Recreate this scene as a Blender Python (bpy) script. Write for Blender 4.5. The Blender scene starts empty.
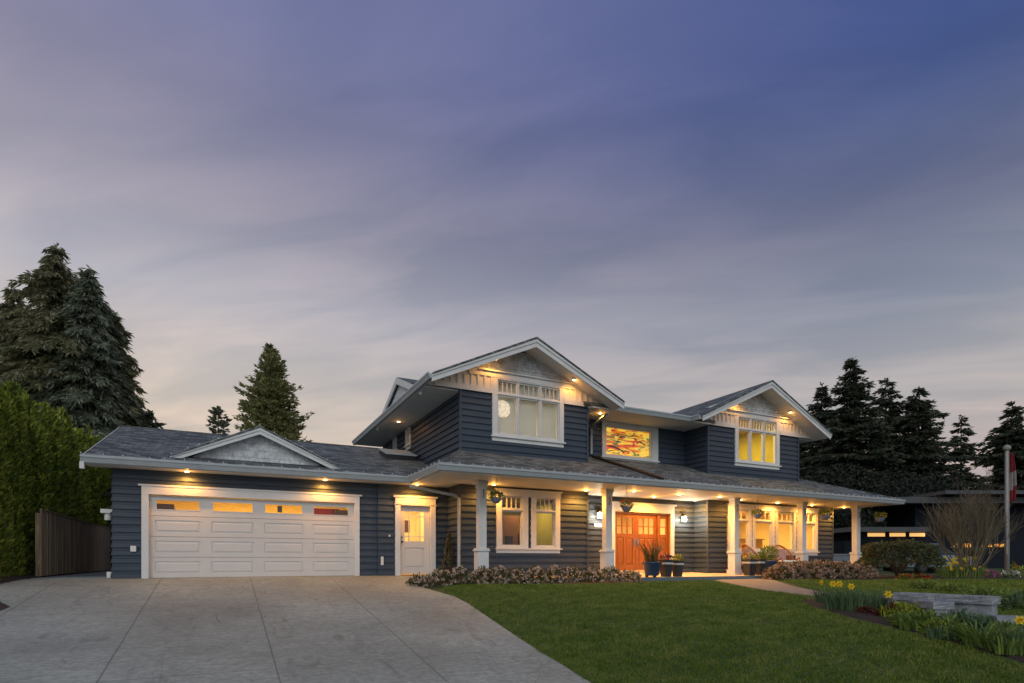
import bpy, bmesh, math, random
import numpy as np
from mathutils import Matrix, Vector

SC = bpy.context.scene
COL = SC.collection
R = math.radians

# ------------------------------------------------------------------ camera
EYE = 0.45
FPX = 575.0
YAW = math.atan2(290, 575)
cam_d = bpy.data.cameras.new("camera")
cam_d.sensor_width = 36.0
cam_d.lens = 36.0 * FPX / 1024.0
cam_d.shift_y = (560 - 341.5) / 1024.0
cam_d.clip_start = 0.05
cam_d.clip_end = 2000
cam = bpy.data.objects.new("camera", cam_d)
COL.objects.link(cam)
cam.location = (0, 0, EYE)
cam.rotation_euler = (R(90), 0, -YAW)
SC.camera = cam

# ------------------------------------------------------------------ sky
SUN_EL, SUN_ROT = R(1.5), R(200)
world = bpy.data.worlds.new("World")
SC.world = world
world.use_nodes = True
nt = world.node_tree
nt.nodes.clear()


def wn(t, **kw):
    n = nt.nodes.new(t)
    for k, v in kw.items():
        setattr(n, k, v)
    return n


def wl(a, b):
    nt.links.new(a, b)


def wmath(op, a, b=None, c=None):
    n = wn("ShaderNodeMath", operation=op)
    for i, v in enumerate((a, b, c)):
        if v is None:
            continue
        if isinstance(v, (int, float)):
            n.inputs[i].default_value = v
        else:
            wl(v, n.inputs[i])
    return n.outputs[0]


def wramp(fac, stops):
    n = wn("ShaderNodeValToRGB")
    e = n.color_ramp.elements
    while len(e) < len(stops):
        e.new(0.5)
    for el, (p, c) in zip(e, stops):
        el.position = p
        el.color = (*c, 1)
    wl(fac, n.inputs[0])
    return n.outputs[0]


def wmix(fac, a, b, mode="MIX"):
    n = wn("ShaderNodeMix", data_type="RGBA", blend_type=mode)
    if isinstance(fac, (int, float)):
        n.inputs[0].default_value = fac
    else:
        wl(fac, n.inputs[0])
    for i, v in ((6, a), (7, b)):
        if isinstance(v, tuple):
            n.inputs[i].default_value = (*v, 1)
        else:
            wl(v, n.inputs[i])
    return n.outputs[2]


sky = wn("ShaderNodeTexSky", sky_type="NISHITA", sun_disc=False, sun_elevation=SUN_EL,
         sun_rotation=SUN_ROT, air_density=1.0, dust_density=2.0, ozone_density=3.0)
tc = wn("ShaderNodeTexCoord")
sep = wn("ShaderNodeSeparateXYZ")
wl(tc.outputs["Generated"], sep.inputs[0])
dx, dy, dz = sep.outputs
# elevation as sine, kept positive
el = wmath("MAXIMUM", dz, 0.0)
# dusk cloud deck: warm at the horizon, violet grey above, deep blue high up
deck_l = wramp(el, [(0, (0.696, 0.535, 0.428)), (0.238, (0.669, 0.594, 0.524)), (0.38, (0.519, 0.508, 0.562)), (0.495, (0.348, 0.340, 0.433)), (0.588, (0.246, 0.248, 0.374)), (0.657, (0.230, 0.244, 0.412)), (1, (0.171, 0.203, 0.364))])
deck_r = wramp(el, [(0, (0.621, 0.471, 0.417)), (0.236, (0.492, 0.471, 0.476)), (0.351, (0.294, 0.321, 0.401)), (0.46, (0.155, 0.177, 0.284)), (0.552, (0.083, 0.120, 0.278)), (0.62, (0.064, 0.103, 0.294)), (1, (0.064, 0.107, 0.310))])
# azimuth: toward camera right the sky is deeper
az = wmath("ADD", wmath("MULTIPLY", dx, .893 * .75), wmath("MULTIPLY", dy, -.45 * .75))
azf = wn("ShaderNodeMapRange")
azf.inputs[1].default_value = -.36
azf.inputs[2].default_value = .36
wl(az, azf.inputs[0])
deck = wmix(azf.outputs[0], deck_l, deck_r)
# thin streaky clouds on a plane overhead
inv = wmath("DIVIDE", 1.0, wmath("ADD", el, .12))
cx = wmath("MULTIPLY", dx, inv)
cy = wmath("MULTIPLY", dy, inv)
comb = wn("ShaderNodeCombineXYZ")
# bands run roughly across the view (left-right), so squeeze that axis
bx = wmath("ADD", wmath("MULTIPLY", cx, .893), wmath("MULTIPLY", cy, -.45))
by = wmath("ADD", wmath("MULTIPLY", cx, .45), wmath("MULTIPLY", cy, .893))
wl(wmath("MULTIPLY", bx, .62), comb.inputs[0])
wl(wmath("ADD", wmath("MULTIPLY", by, 1.7), wmath("MULTIPLY", bx, .38)), comb.inputs[1])
n1 = wn("ShaderNodeTexNoise")
n1.inputs["Scale"].default_value = 2.1
n1.inputs["Detail"].default_value = 7
n1.inputs["Roughness"].default_value = .52
n1.inputs["Distortion"].default_value = .5
wl(comb.outputs[0], n1.inputs["Vector"])
cl = wn("ShaderNodeMapRange")
cl.inputs[1].default_value = .37
cl.inputs[2].default_value = .63
wl(n1.outputs[0], cl.inputs[0])
light_cl = wmix(1.0, deck, (1.22, 1.13, 1.07), "MULTIPLY")
dark_cl = wmix(1.0, deck, (.85, .87, .90), "MULTIPLY")
clouded = wmix(cl.outputs[0], dark_cl, light_cl)
n2 = wn("ShaderNodeTexNoise")
n2.inputs["Scale"].default_value = .7
n2.inputs["Detail"].default_value = 3
wl(comb.outputs[0], n2.inputs["Vector"])
cf = wn("ShaderNodeMapRange")
cf.inputs[1].default_value = .35
cf.inputs[2].default_value = .6
cf.inputs[3].default_value = .45
cf.inputs[4].default_value = 1.0
wl(n2.outputs[0], cf.inputs[0])
dusk = wmix(cf.outputs[0], deck, clouded)
skyw = wmix(1.0, sky.outputs[0], (.05, .05, .05), "MULTIPLY")
fin = wmix(.92, skyw, dusk)
# the open western sky behind the street is the brightest part of the dusk
back = wn("ShaderNodeMapRange")
back.interpolation_type = "SMOOTHSTEP"
back.inputs[1].default_value = .10
back.inputs[2].default_value = .85
back.inputs[3].default_value = 0
back.inputs[4].default_value = 1
wl(wmath("ADD", wmath("MULTIPLY", dx, -.45), wmath("MULTIPLY", dy, -.893)), back.inputs[0])
fin = wmix(back.outputs[0], fin, (.92, .97, 1.0))
bg = wn("ShaderNodeBackground")
bg.inputs[1].default_value = 1.0
wl(fin, bg.inputs[0])
wo = wn("ShaderNodeOutputWorld")
wl(bg.outputs[0], wo.inputs[0])

# ------------------------------------------------------------------ the last of the daylight
sun_d = bpy.data.lights.new("dusk_sun", "SUN")
sun_d.energy = 0.55
sun_d.angle = R(25)
sun_d.color = (1.0, .95, .88)
sun = bpy.data.objects.new("dusk_sun", sun_d)
COL.objects.link(sun)
sun.rotation_euler = (R(60), 0, R(-30))

SC.view_settings.view_transform = "Standard"
SC.view_settings.look = "None"
SC.view_settings.exposure = 0.0
SC.view_settings.gamma = 1.0
SC.render.engine = "CYCLES"
SC.cycles.use_denoising = True
SC.cycles.max_bounces = 6
SC.cycles.diffuse_bounces = 3
SC.cycles.glossy_bounces = 2
SC.cycles.transparent_max_bounces = 12
SC.cycles.sample_clamp_indirect = 4.0

rng = np.random.default_rng(7)
rnd = random.Random(11)


# ------------------------------------------------------------------ measuring helpers
def ray(px):
    u = (px - 512) / FPX
    c, s = math.cos(YAW), math.sin(YAW)
    return c * u + s, c - s * u


def on_plane(px, py, Y):
    a, b = ray(px)
    d = Y / b
    return a * d, Y, EYE + d * (560 - py) / FPX


def at_depth(px, py, d):
    a, b = ray(px)
    return a * d, b * d, EYE + d * (560 - py) / FPX


# ------------------------------------------------------------------ object helpers
def link(o, parent=None):
    COL.objects.link(o)
    if parent is not None:
        o.parent = parent
        o.matrix_parent_inverse = world_of(parent).inverted()
    return o


def world_of(o):
    m = o.matrix_basis.copy()
    if o.parent is not None:
        m = world_of(o.parent) @ o.matrix_parent_inverse @ m
    return m


def thing(name, label, cat, loc=(0, 0, 0), group=None):
    o = bpy.data.objects.new(name, None)
    o.empty_display_size = .2
    COL.objects.link(o)
    o.location = loc
    return tag(o, label, cat, group)


def tag(o, label, cat, group=None):
    o["label"] = label
    o["category"] = cat
    if group:
        o["group"] = group
    return o


def kind(o, k="structure"):
    o["kind"] = k
    return o


def copy_tree(src, loc, rotz=0.0, scale=1.0, label=None):
    r = src.copy()
    COL.objects.link(r)
    r.location = loc
    r.rotation_euler = (0, 0, rotz)
    r.scale = (scale,) * 3
    if label:
        r["label"] = label

    def rec(a, b):
        for ch in list(a.children):
            c = ch.copy()
            COL.objects.link(c)
            c.parent = b
            rec(ch, c)
    rec(src, r)
    return r


class MB:
    """collects shapes, then links them as one mesh object"""

    def __init__(self):
        self.v, self.f, self.m = [], [], []

    def poly(self, pts, mi=0):
        n = len(self.v)
        self.v += [tuple(p) for p in pts]
        self.f.append(tuple(range(n, n + len(pts))))
        self.m.append(mi)

    def hexa(self, p, mi=0):
        n = len(self.v)
        self.v += [tuple(q) for q in p]
        for f in ((0, 3, 2, 1), (4, 5, 6, 7), (0, 1, 5, 4), (1, 2, 6, 5), (2, 3, 7, 6), (3, 0, 4, 7)):
            self.f.append(tuple(n + i for i in f))
            self.m.append(mi)

    def box(self, x0, x1, y0, y1, z0, z1, mi=0):
        self.hexa([(x0, y0, z0), (x1, y0, z0), (x1, y1, z0), (x0, y1, z0),
                   (x0, y0, z1), (x1, y0, z1), (x1, y1, z1), (x0, y1, z1)], mi)

    def lbox(self, W, u0, u1, n0, n1, z0, z1, mi=0):
        self.hexa([W(u0, n0, z0), W(u1, n0, z0), W(u1, n1, z0), W(u0, n1, z0),
                   W(u0, n0, z1), W(u1, n0, z1), W(u1, n1, z1), W(u0, n1, z1)], mi)

    def slab(self, pts, off, mi=0):
        """closed slab: polygon pts plus the same polygon moved by off"""
        n, k = len(self.v), len(pts)
        self.v += [tuple(p) for p in pts]
        self.v += [(p[0] + off[0], p[1] + off[1], p[2] + off[2]) for p in pts]
        self.f.append(tuple(range(n, n + k)))
        self.f.append(tuple(reversed(range(n + k, n + 2 * k))))
        self.m += [mi, mi]
        for i in range(k):
            j = (i + 1) % k
            self.f.append((n + i, n + j, n + k + j, n + k + i))
            self.m.append(mi)

    def tube(self, pts, rad, seg=8, mi=0, cap=True):
        pts = [Vector(p) for p in pts]
        rads = rad if isinstance(rad, (list, tuple)) else [rad] * len(pts)
        n = len(self.v)
        for i, p in enumerate(pts):
            t = (pts[min(i + 1, len(pts) - 1)] - pts[max(i - 1, 0)])
            t.normalize()
            a = Vector((0, 0, 1)) if abs(t.z) < .9 else Vector((1, 0, 0))
            s = t.cross(a).normalized()
            w = t.cross(s).normalized()
            for k in range(seg):
                an = 2 * math.pi * k / seg
                self.v.append(tuple(p + (s * math.cos(an) + w * math.sin(an)) * rads[i]))
        for i in range(len(pts) - 1):
            for k in range(seg):
                k2 = (k + 1) % seg
                self.f.append((n + i * seg + k, n + i * seg + k2, n + (i + 1) * seg + k2, n + (i + 1) * seg + k))
                self.m.append(mi)
        if cap:
            self.f.append(tuple(n + k for k in range(seg)))
            self.f.append(tuple(n + (len(pts) - 1) * seg + k for k in reversed(range(seg))))
            self.m += [mi, mi]

    def lathe(self, cx, cy, prof, seg=20, mi=0, square=False, rot=0.0):
        n = len(self.v)
        for r, z in prof:
            for k in range(seg):
                an = 2 * math.pi * k / seg + rot
                self.v.append((cx + r * math.cos(an), cy + r * math.sin(an), z))
        for i in range(len(prof) - 1):
            for k in range(seg):
                k2 = (k + 1) % seg
                self.f.append((n + i * seg + k, n + i * seg + k2, n + (i + 1) * seg + k2, n + (i + 1) * seg + k))
                self.m.append(mi)
        self.f.append(tuple(n + k for k in reversed(range(seg))))
        self.f.append(tuple(n + (len(prof) - 1) * seg + k for k in range(seg)))
        self.m += [mi, mi]

    def build(self, name, mats, parent=None, smooth=False, bevel=0, fix=True, local=False):
        me = bpy.data.meshes.new(name)
        me.from_pydata(self.v, [], self.f)
        if not isinstance(mats, (list, tuple)):
            mats = [mats]
        for m in mats:
            me.materials.append(m)
        me.polygons.foreach_set("material_index", self.m)
        if fix:
            bm = bmesh.new()
            bm.from_mesh(me)
            bmesh.ops.recalc_face_normals(bm, faces=bm.faces)
            bm.to_mesh(me)
            bm.free()
        if smooth:
            me.polygons.foreach_set("use_smooth", [True] * len(me.polygons))
        me.update()
        o = bpy.data.objects.new(name, me)
        if local:
            COL.objects.link(o)
            o.parent = parent
        else:
            link(o, parent)
        if bevel:
            b = o.modifiers.new("edge", "BEVEL")
            b.width = bevel
            b.segments = 2
            b.limit_method = "ANGLE"
        return o


def np_mesh(name, V, F, mat, parent=None, local=True, smooth=False):
    """mesh from a vertex array and an array of equal-sized faces"""
    me = bpy.data.meshes.new(name)
    V = np.asarray(V, dtype=np.float32).reshape(-1, 3)
    F = np.asarray(F, dtype=np.int32)
    k = F.shape[1]
    me.vertices.add(len(V))
    me.vertices.foreach_set("co", V.ravel())
    me.loops.add(F.size)
    me.loops.foreach_set("vertex_index", F.ravel())
    me.polygons.add(len(F))
    me.polygons.foreach_set("loop_start", np.arange(len(F), dtype=np.int32) * k)
    me.polygons.foreach_set("loop_total", np.full(len(F), k, dtype=np.int32))
    if smooth:
        me.polygons.foreach_set("use_smooth", np.ones(len(F), dtype=bool))
    me.update(calc_edges=True)
    me.materials.append(mat)
    o = bpy.data.objects.new(name, me)
    if local:
        COL.objects.link(o)
        if parent is not None:
            o.parent = parent
    else:
        link(o, parent)
    return o


def unit(a):
    return a / np.maximum(np.linalg.norm(a, axis=-1, keepdims=True), 1e-9)


def cards(P, D, L, W, g=rng, belly=.5):
    """diamond leaves: base P, direction D, length L, width W"""
    P = np.asarray(P, float)
    n = len(P)
    D = unit(np.asarray(D, float))
    L = np.broadcast_to(np.asarray(L, float), (n,))[:, None]
    W = np.broadcast_to(np.asarray(W, float), (n,))[:, None]
    S = unit(np.cross(D, g.normal(size=(n, 3))))
    m = P + D * L * belly
    V = np.stack([P, m + S * W / 2, P + D * L, m - S * W / 2], axis=1).reshape(-1, 3)
    F = np.arange(n * 4).reshape(-1, 4)
    return V, F


def join(parts):
    vs, fs, o = [], [], 0
    for V, F in parts:
        vs.append(V)
        fs.append(F + o)
        o += len(V)
    return np.concatenate(vs), np.concatenate(fs)


# ------------------------------------------------------------------ materials
def material(name):
    m = bpy.data.materials.new(name)
    m.use_nodes = True
    t = m.node_tree
    b = t.nodes["Principled BSDF"]
    return m, t, b


def tn(t, ty, **kw):
    n = t.nodes.new(ty)
    for k, v in kw.items():
        setattr(n, k, v)
    return n


def ramp(t, fac, stops):
    n = tn(t, "ShaderNodeValToRGB")
    e = n.color_ramp.elements
    while len(e) < len(stops):
        e.new(.5)
    for x, (p, c) in zip(e, stops):
        x.position = p
        x.color = (*c, 1)
    t.links.new(fac, n.inputs[0])
    return n.outputs[0]


def noise(t, scale, detail=5, rough=.55, stretch=None, coord="Object", dist=0.0):
    n = tn(t, "ShaderNodeTexNoise")
    n.inputs["Scale"].default_value = scale
    n.inputs["Detail"].default_value = detail
    n.inputs["Roughness"].default_value = rough
    n.inputs["Distortion"].default_value = dist
    c = tn(t, "ShaderNodeTexCoord")
    src = c.outputs[coord]
    if stretch:
        mp = tn(t, "ShaderNodeMapping")
        mp.inputs["Scale"].default_value = stretch
        t.links.new(src, mp.inputs[0])
        src = mp.outputs[0]
    t.links.new(src, n.inputs["Vector"])
    return n.outputs[0]


def mixc(t, fac, a, b, mode="MIX"):
    n = tn(t, "ShaderNodeMix", data_type="RGBA", blend_type=mode)
    if isinstance(fac, (int, float)):
        n.inputs[0].default_value = fac
    else:
        t.links.new(fac, n.inputs[0])
    for i, v in ((6, a), (7, b)):
        if isinstance(v, tuple):
            n.inputs[i].default_value = (*v, 1)
        else:
            t.links.new(v, n.inputs[i])
    return n.outputs[2]


def mathn(t, op, a, b=None):
    n = tn(t, "ShaderNodeMath", operation=op)
    for i, v in enumerate((a, b)):
        if v is None:
            continue
        if isinstance(v, (int, float)):
            n.inputs[i].default_value = v
        else:
            t.links.new(v, n.inputs[i])
    return n.outputs[0]


def bump(t, b, h, strength=.3, dist=.01):
    n = tn(t, "ShaderNodeBump")
    n.inputs["Strength"].default_value = strength
    n.inputs["Distance"].default_value = dist
    t.links.new(h, n.inputs["Height"])
    t.links.new(n.outputs[0], b.inputs["Normal"])


def plain(name, c, rough=.6, var=.12, scale=6.0, stretch=None, metal=0.0, bumpy=0.0, spec=.4):
    m, t, b = material(name)
    f = noise(t, scale, 6, .6, stretch)
    lo = tuple(x * (1 - var) for x in c)
    hi = tuple(min(1, x * (1 + var)) for x in c)
    t.links.new(ramp(t, f, [(.3, lo), (.7, hi)]), b.inputs["Base Color"])
    b.inputs["Roughness"].default_value = rough
    b.inputs["Metallic"].default_value = metal
    b.inputs["Specular IOR Level"].default_value = spec
    if bumpy:
        bump(t, b, f, bumpy)
    return m


def emitter(name, c, s):
    m, t, b = material(name)
    b.inputs["Base Color"].default_value = (*c, 1)
    b.inputs["Emission Color"].default_value = (*c, 1)
    b.inputs["Emission Strength"].default_value = s
    return m


def leafy(name, dark, light, trans=.25, mid=None, rough=.6, extra=None):
    """foliage colour varies leaf by leaf and in soft patches"""
    m, t, b = material(name)
    g = tn(t, "ShaderNodeNewGeometry")
    f = mathn(t, "ADD", mathn(t, "MULTIPLY", g.outputs["Random Per Island"], .6),
              mathn(t, "MULTIPLY", noise(t, 1.3, 3), .5))
    stops = [(.2, dark), (.85, light)]
    if mid:
        stops = [(.2, dark), (.5, mid), (.85, light)]
    c = ramp(t, f, stops)
    if extra:
        c = mixc(t, mathn(t, "GREATER_THAN", g.outputs["Random Per Island"], 1 - extra[0]), c, extra[1])
    t.links.new(c, b.inputs["Base Color"])
    b.inputs["Roughness"].default_value = rough
    b.inputs["Specular IOR Level"].default_value = .25
    tr = tn(t, "ShaderNodeBsdfTranslucent")
    t.links.new(c, tr.inputs[0])
    mx = tn(t, "ShaderNodeMixShader")
    mx.inputs[0].default_value = trans
    t.links.new(b.outputs[0], mx.inputs[1])
    t.links.new(tr.outputs[0], mx.inputs[2])
    out = [n for n in t.nodes if n.type == "OUTPUT_MATERIAL"][0]
    t.links.new(mx.outputs[0], out.inputs[0])
    return m


def brick_mat(name, c1, c2, mortar, bw, bh, ms, zmul, rough=.85, squash=1.0, bstr=.5):
    """shingles: rows follow the height, columns follow the wall or eave"""
    m, t, b = material(name)
    g = tn(t, "ShaderNodeNewGeometry")
    sp = tn(t, "ShaderNodeSeparateXYZ")
    t.links.new(g.outputs["Position"], sp.inputs[0])
    sn = tn(t, "ShaderNodeSeparateXYZ")
    t.links.new(g.outputs["True Normal"], sn.inputs[0])
    side = mathn(t, "GREATER_THAN", mathn(t, "ABSOLUTE", sn.outputs[0]), mathn(t, "ABSOLUTE", sn.outputs[1]))
    u = mathn(t, "ADD", mathn(t, "MULTIPLY", sp.outputs[1], side),
              mathn(t, "MULTIPLY", sp.outputs[0], mathn(t, "SUBTRACT", 1.0, side)))
    v = mathn(t, "MULTIPLY", sp.outputs[2], zmul)
    cb = tn(t, "ShaderNodeCombineXYZ")
    t.links.new(u, cb.inputs[0])
    t.links.new(v, cb.inputs[1])
    br = tn(t, "ShaderNodeTexBrick")
    br.inputs["Color1"].default_value = (*c1, 1)
    br.inputs["Color2"].default_value = (*c2, 1)
    br.inputs["Mortar"].default_value = (*mortar, 1)
    br.inputs["Scale"].default_value = 1.0
    br.inputs["Mortar Size"].default_value = ms
    br.inputs["Mortar Smooth"].default_value = .3
    br.inputs["Brick Width"].default_value = bw
    br.inputs["Row Height"].default_value = bh
    br.offset_frequency = 2
    t.links.new(cb.outputs[0], br.inputs["Vector"])
    mot = ramp(t, noise(t, 5.0, 8, .75), [(.3, (.55, .55, .57)), (.7, (1.42, 1.42, 1.38))])
    c = mixc(t, 1.0, br.outputs["Color"], mot, "MULTIPLY")
    t.links.new(c, b.inputs["Base Color"])
    b.inputs["Roughness"].default_value = rough
    b.inputs["Specular IOR Level"].default_value = .3
    bump(t, b, mathn(t, "ADD", mathn(t, "MULTIPLY", br.outputs["Fac"], -1.0), noise(t, 40, 3)), bstr, .012)
    return m


M = {}
M["siding"] = plain("navy_siding_paint", (.037, .053, .080), .55, .12, 2.5, (.5, .5, 2))
M["white"] = plain("white_trim_paint", (.58, .59, .60), .45, .06, 3)
M["soffit"] = plain("white_soffit_paint", (.70, .69, .66), .6, .04, 3)
M["gutter"] = plain("pale_gutter_metal", (.33, .37, .40), .35, .08, 5)
M["door_white"] = plain("white_door_paint", (.55, .53, .52), .4, .03, 3)
M["roof"] = brick_mat("asphalt_shingle", (.048, .058, .064), (.190, .206, .208), (.040, .047, .052), .30, .145, .010, 2.65)
M["gable"] = brick_mat("grey_painted_shakes", (.52, .55, .59), (.57, .60, .64), (.36, .38, .42), .26, .19, .008, 1.0, .7)
M["glass"], t, b = material("window_glass")
for n in list(t.nodes):
    if n.type == "BSDF_PRINCIPLED":
        t.nodes.remove(n)
lw = tn(t, "ShaderNodeLayerWeight")
lw.inputs[0].default_value = .5
fr = tn(t, "ShaderNodeMath", operation="MULTIPLY_ADD")
t.links.new(mathn(t, "POWER", lw.outputs["Facing"], 4.0), fr.inputs[0])
fr.inputs[1].default_value = .22
fr.inputs[2].default_value = .035
tp = tn(t, "ShaderNodeBsdfTransparent")
gl = tn(t, "ShaderNodeBsdfGlossy")
gl.inputs["Roughness"].default_value = .02
mx = tn(t, "ShaderNodeMixShader")
t.links.new(fr.outputs[0], mx.inputs[0])
t.links.new(tp.outputs[0], mx.inputs[1])
t.links.new(gl.outputs[0], mx.inputs[2])
t.links.new(mx.outputs[0], [n for n in t.nodes if n.type == "OUTPUT_MATERIAL"][0].inputs[0])
M["cream"] = plain("cream_wall_paint", (.72, .60, .36), .7, .06, 1.5)
M["olive"] = plain("olive_wall_paint", (.42, .40, .13), .7, .10, 1.5)
M["rustwall"] = plain("red_brown_wall_paint", (.22, .10, .055), .7, .10, 1.5)
M["woodfloor"] = plain("wood_flooring", (.30, .17, .08), .4, .2, 4, (1, 8, 1))
M["darkwood"] = plain("dark_wood", (.10, .05, .025), .4, .25, 6, (1, 1, 8))
M["yellowwood"] = plain("pale_oak", (.46, .28, .09), .4, .2, 5, (1, 1, 8))
M["black"] = plain("black_metal", (.015, .015, .016), .4, .2, 10)
M["steel"] = plain("brushed_steel", (.5, .5, .5), .25, .1, 20, None, 1.0)
M["bronze"] = plain("aged_bronze", (.09, .06, .035), .4, .2, 20, None, .7)
# orange stained fir
m, t, b = material("orange_stained_fir")
f = noise(t, 5, 8, .6, (9, 9, .7))
t.links.new(ramp(t, f, [(.3, (.16, .050, .007)), (.55, (.25, .083, .010)), (.75, (.33, .115, .016))]), b.inputs["Base Color"])
b.inputs["Roughness"].default_value = .35
M["fir"] = m
# concrete with score joints, stains and tyre marks
m, t, b = material("broom_finished_concrete")
g = tn(t, "ShaderNodeNewGeometry")
sp = tn(t, "ShaderNodeSeparateXYZ")
t.links.new(g.outputs["Position"], sp.inputs[0])
big = noise(t, .45, 6, .62)
fine = noise(t, 11, 9, .75)
brush = noise(t, 4, 7, .75, (.7, 9, 1))
c = ramp(t, big, [(.28, (.205, .216, .192)), (.52, (.280, .296, .264)), (.75, (.36, .38, .34))])
c = mixc(t, .65, c, ramp(t, fine, [(.32, (.55, .55, .55)), (.68, (1.38, 1.38, 1.37))]), "MULTIPLY")
c = mixc(t, .6, c, ramp(t, brush, [(.34, (.58, .58, .58)), (.66, (1.32, 1.32, 1.32))]), "MULTIPLY")
st = noise(t, 1.3, 6, .65, (1.6, .6, 1), dist=1.5)
c = mixc(t, ramp(t, st, [(.57, (0, 0, 0)), (.69, (.50, .50, .50))]), c, (.115, .112, .105))
# tyre arcs: thin curved dark scuffs
for ax, ay, ar, aw in ((2.6, 15.4, 2.1, .010), (2.2, 14.8, 2.5, .008), (-.9, 12.2, 1.7, .009), (1.9, 10.6, 1.1, .008), (3.2, 12.0, 3.3, .010)):
    ddx = mathn(t, "SUBTRACT", sp.outputs[0], ax)
    ddy = mathn(t, "SUBTRACT", sp.outputs[1], ay)
    rr = mathn(t, "SQRT", mathn(t, "ADD", mathn(t, "MULTIPLY", ddx, ddx), mathn(t, "MULTIPLY", ddy, ddy)))
    hit_ = mathn(t, "LESS_THAN", mathn(t, "ABSOLUTE", mathn(t, "SUBTRACT", rr, ar)), aw)
    hit_ = mathn(t, "MULTIPLY", hit_, ramp(t, noise(t, .8, 4, .6), [(.53, (0, 0, 0)), (.60, (.6, .6, .6))]))
    c = mixc(t, hit_, c, (.05, .05, .05))
# a few hairline cracks
vk = tn(t, "ShaderNodeTexVoronoi")
vk.feature = "DISTANCE_TO_EDGE"
vk.inputs["Scale"].default_value = .28
mpk = tn(t, "ShaderNodeMapping")
cok = tn(t, "ShaderNodeTexCoord")
nzk = tn(t, "ShaderNodeTexNoise")
nzk.inputs["Scale"].default_value = 1.6
t.links.new(cok.outputs["Object"], nzk.inputs["Vector"])
vadd = tn(t, "ShaderNodeVectorMath", operation="MULTIPLY_ADD")
t.links.new(nzk.outputs["Color"], vadd.inputs[0])
vadd.inputs[1].default_value = (.9, .9, 0)
t.links.new(cok.outputs["Object"], vadd.inputs[2])
t.links.new(vadd.outputs[0], vk.inputs["Vector"])
ck = mathn(t, "MULTIPLY", mathn(t, "LESS_THAN", vk.outputs[0], .0016), ramp(t, noise(t, .35, 2), [(.5, (0, 0, 0)), (.56, (.55, .55, .55))]))
c = mixc(t, ck, c, (.05, .05, .048))
for jx in (-3.35, -1.34, .66, 2.67):
    wob = mathn(t, "MULTIPLY", mathn(t, "SUBTRACT", noise(t, 1.5, 3), .5), .03)
    dd = mathn(t, "ABSOLUTE", mathn(t, "ADD", mathn(t, "SUBTRACT", sp.outputs[0], jx), wob))
    c = mixc(t, mathn(t, "MULTIPLY", mathn(t, "LESS_THAN", dd, .010), .6), c, (.05, .05, .05))
for jy in (12.6, 8.4):
    dd = mathn(t, "ABSOLUTE", mathn(t, "SUBTRACT", sp.outputs[1], jy))
    c = mixc(t, mathn(t, "MULTIPLY", mathn(t, "LESS_THAN", dd, .010), .35), c, (.06, .06, .06))
t.links.new(c, b.inputs["Base Color"])
b.inputs["Roughness"].default_value = .75
bump(t, b, fine, .25, .01)
M["concrete"] = m
M["porchfloor"] = plain("beige_exposed_slab", (.58, .46, .31), .6, .15, 5, None, 0, .1)
M["slabedge"] = plain("blue_grey_stone_edge", (.10, .135, .16), .7, .2, 6)
M["path"] = plain("pale_paving", (.20, .185, .165), .8, .15, 5, None, 0, .15)
M["soil"] = plain("dark_bark_mulch", (.035, .024, .018), .95, .5, 18, None, 0, .8)
m, t, b = material("lawn_turf")
f = noise(t, .9, 7, .65)
f2 = noise(t, 30, 4, .7)
c = ramp(t, f, [(.3, (.022, .042, .010)), (.5, (.040, .068, .015)), (.72, (.065, .085, .022))])
c = mixc(t, .8, c, ramp(t, f2, [(.3, (.45, .5, .45)), (.7, (1.35, 1.3, 1.3))]), "MULTIPLY")
t.links.new(c, b.inputs["Base Color"])
b.inputs["Roughness"].default_value = .9
bump(t, b, f2, .8, .03)
M["turf"] = m
# the blades take the lawn's patchy tone
m, t, b = material("grass_blade")
gI = tn(t, "ShaderNodeNewGeometry")
f = mathn(t, "ADD", mathn(t, "MULTIPLY", gI.outputs["Random Per Island"], .40), mathn(t, "MULTIPLY", noise(t, 2.6, 7, .75), .85))
c = ramp(t, f, [(.28, (.012, .031, .004)), (.50, (.056, .112, .012)), (.70, (.125, .175, .024)), (.90, (.26, .24, .08))])
t.links.new(c, b.inputs["Base Color"])
b.inputs["Roughness"].default_value = .6
b.inputs["Specular IOR Level"].default_value = .2
M["blade"] = m
M["conifer"] = leafy("dark_conifer_needles", (.020, .028, .020), (.085, .098, .062), .2)
M["conifer_warm"] = leafy("dark_cedar_sprays", (.075, .078, .045), (.26, .255, .135), .3)
M["conifer_blue"] = leafy("blue_green_spruce_needles", (.065, .085, .062), (.23, .26, .18), .3)
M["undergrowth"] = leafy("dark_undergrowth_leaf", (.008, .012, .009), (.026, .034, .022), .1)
M["thuja"] = leafy("green_cedar_sprays", (.10, .11, .045), (.36, .36, .15), .4)
M["hedge"] = leafy("hedge_cedar_sprays", (.040, .080, .014), (.42, .45, .07), .35, (.17, .23, .034))
M["bark"] = plain("grey_brown_bark", (.075, .055, .042), .9, .35, 8, (1, 1, .25), 0, .6)
M["twig"] = plain("olive_brown_twigs", (.125, .108, .068), .8, .3, 12)
M["fence"] = plain("weathered_cedar_boards", (.42, .315, .20), .85, .6, 3, (3, 9, .3))
M["leaf"] = leafy("garden_leaf", (.045, .09, .018), (.23, .32, .075), .32)
M["leaf_yellow"] = leafy("yellow_green_leaf", (.11, .16, .018), (.46, .50, .06), .32)
M["leaf_blue"] = leafy("blue_green_strap_leaf", (.035, .080, .036), (.14, .22, .11), .3)
M["leaf_shrub"] = leafy("dull_shrub_leaf", (.030, .042, .015), (.10, .11, .045), .2)
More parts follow.
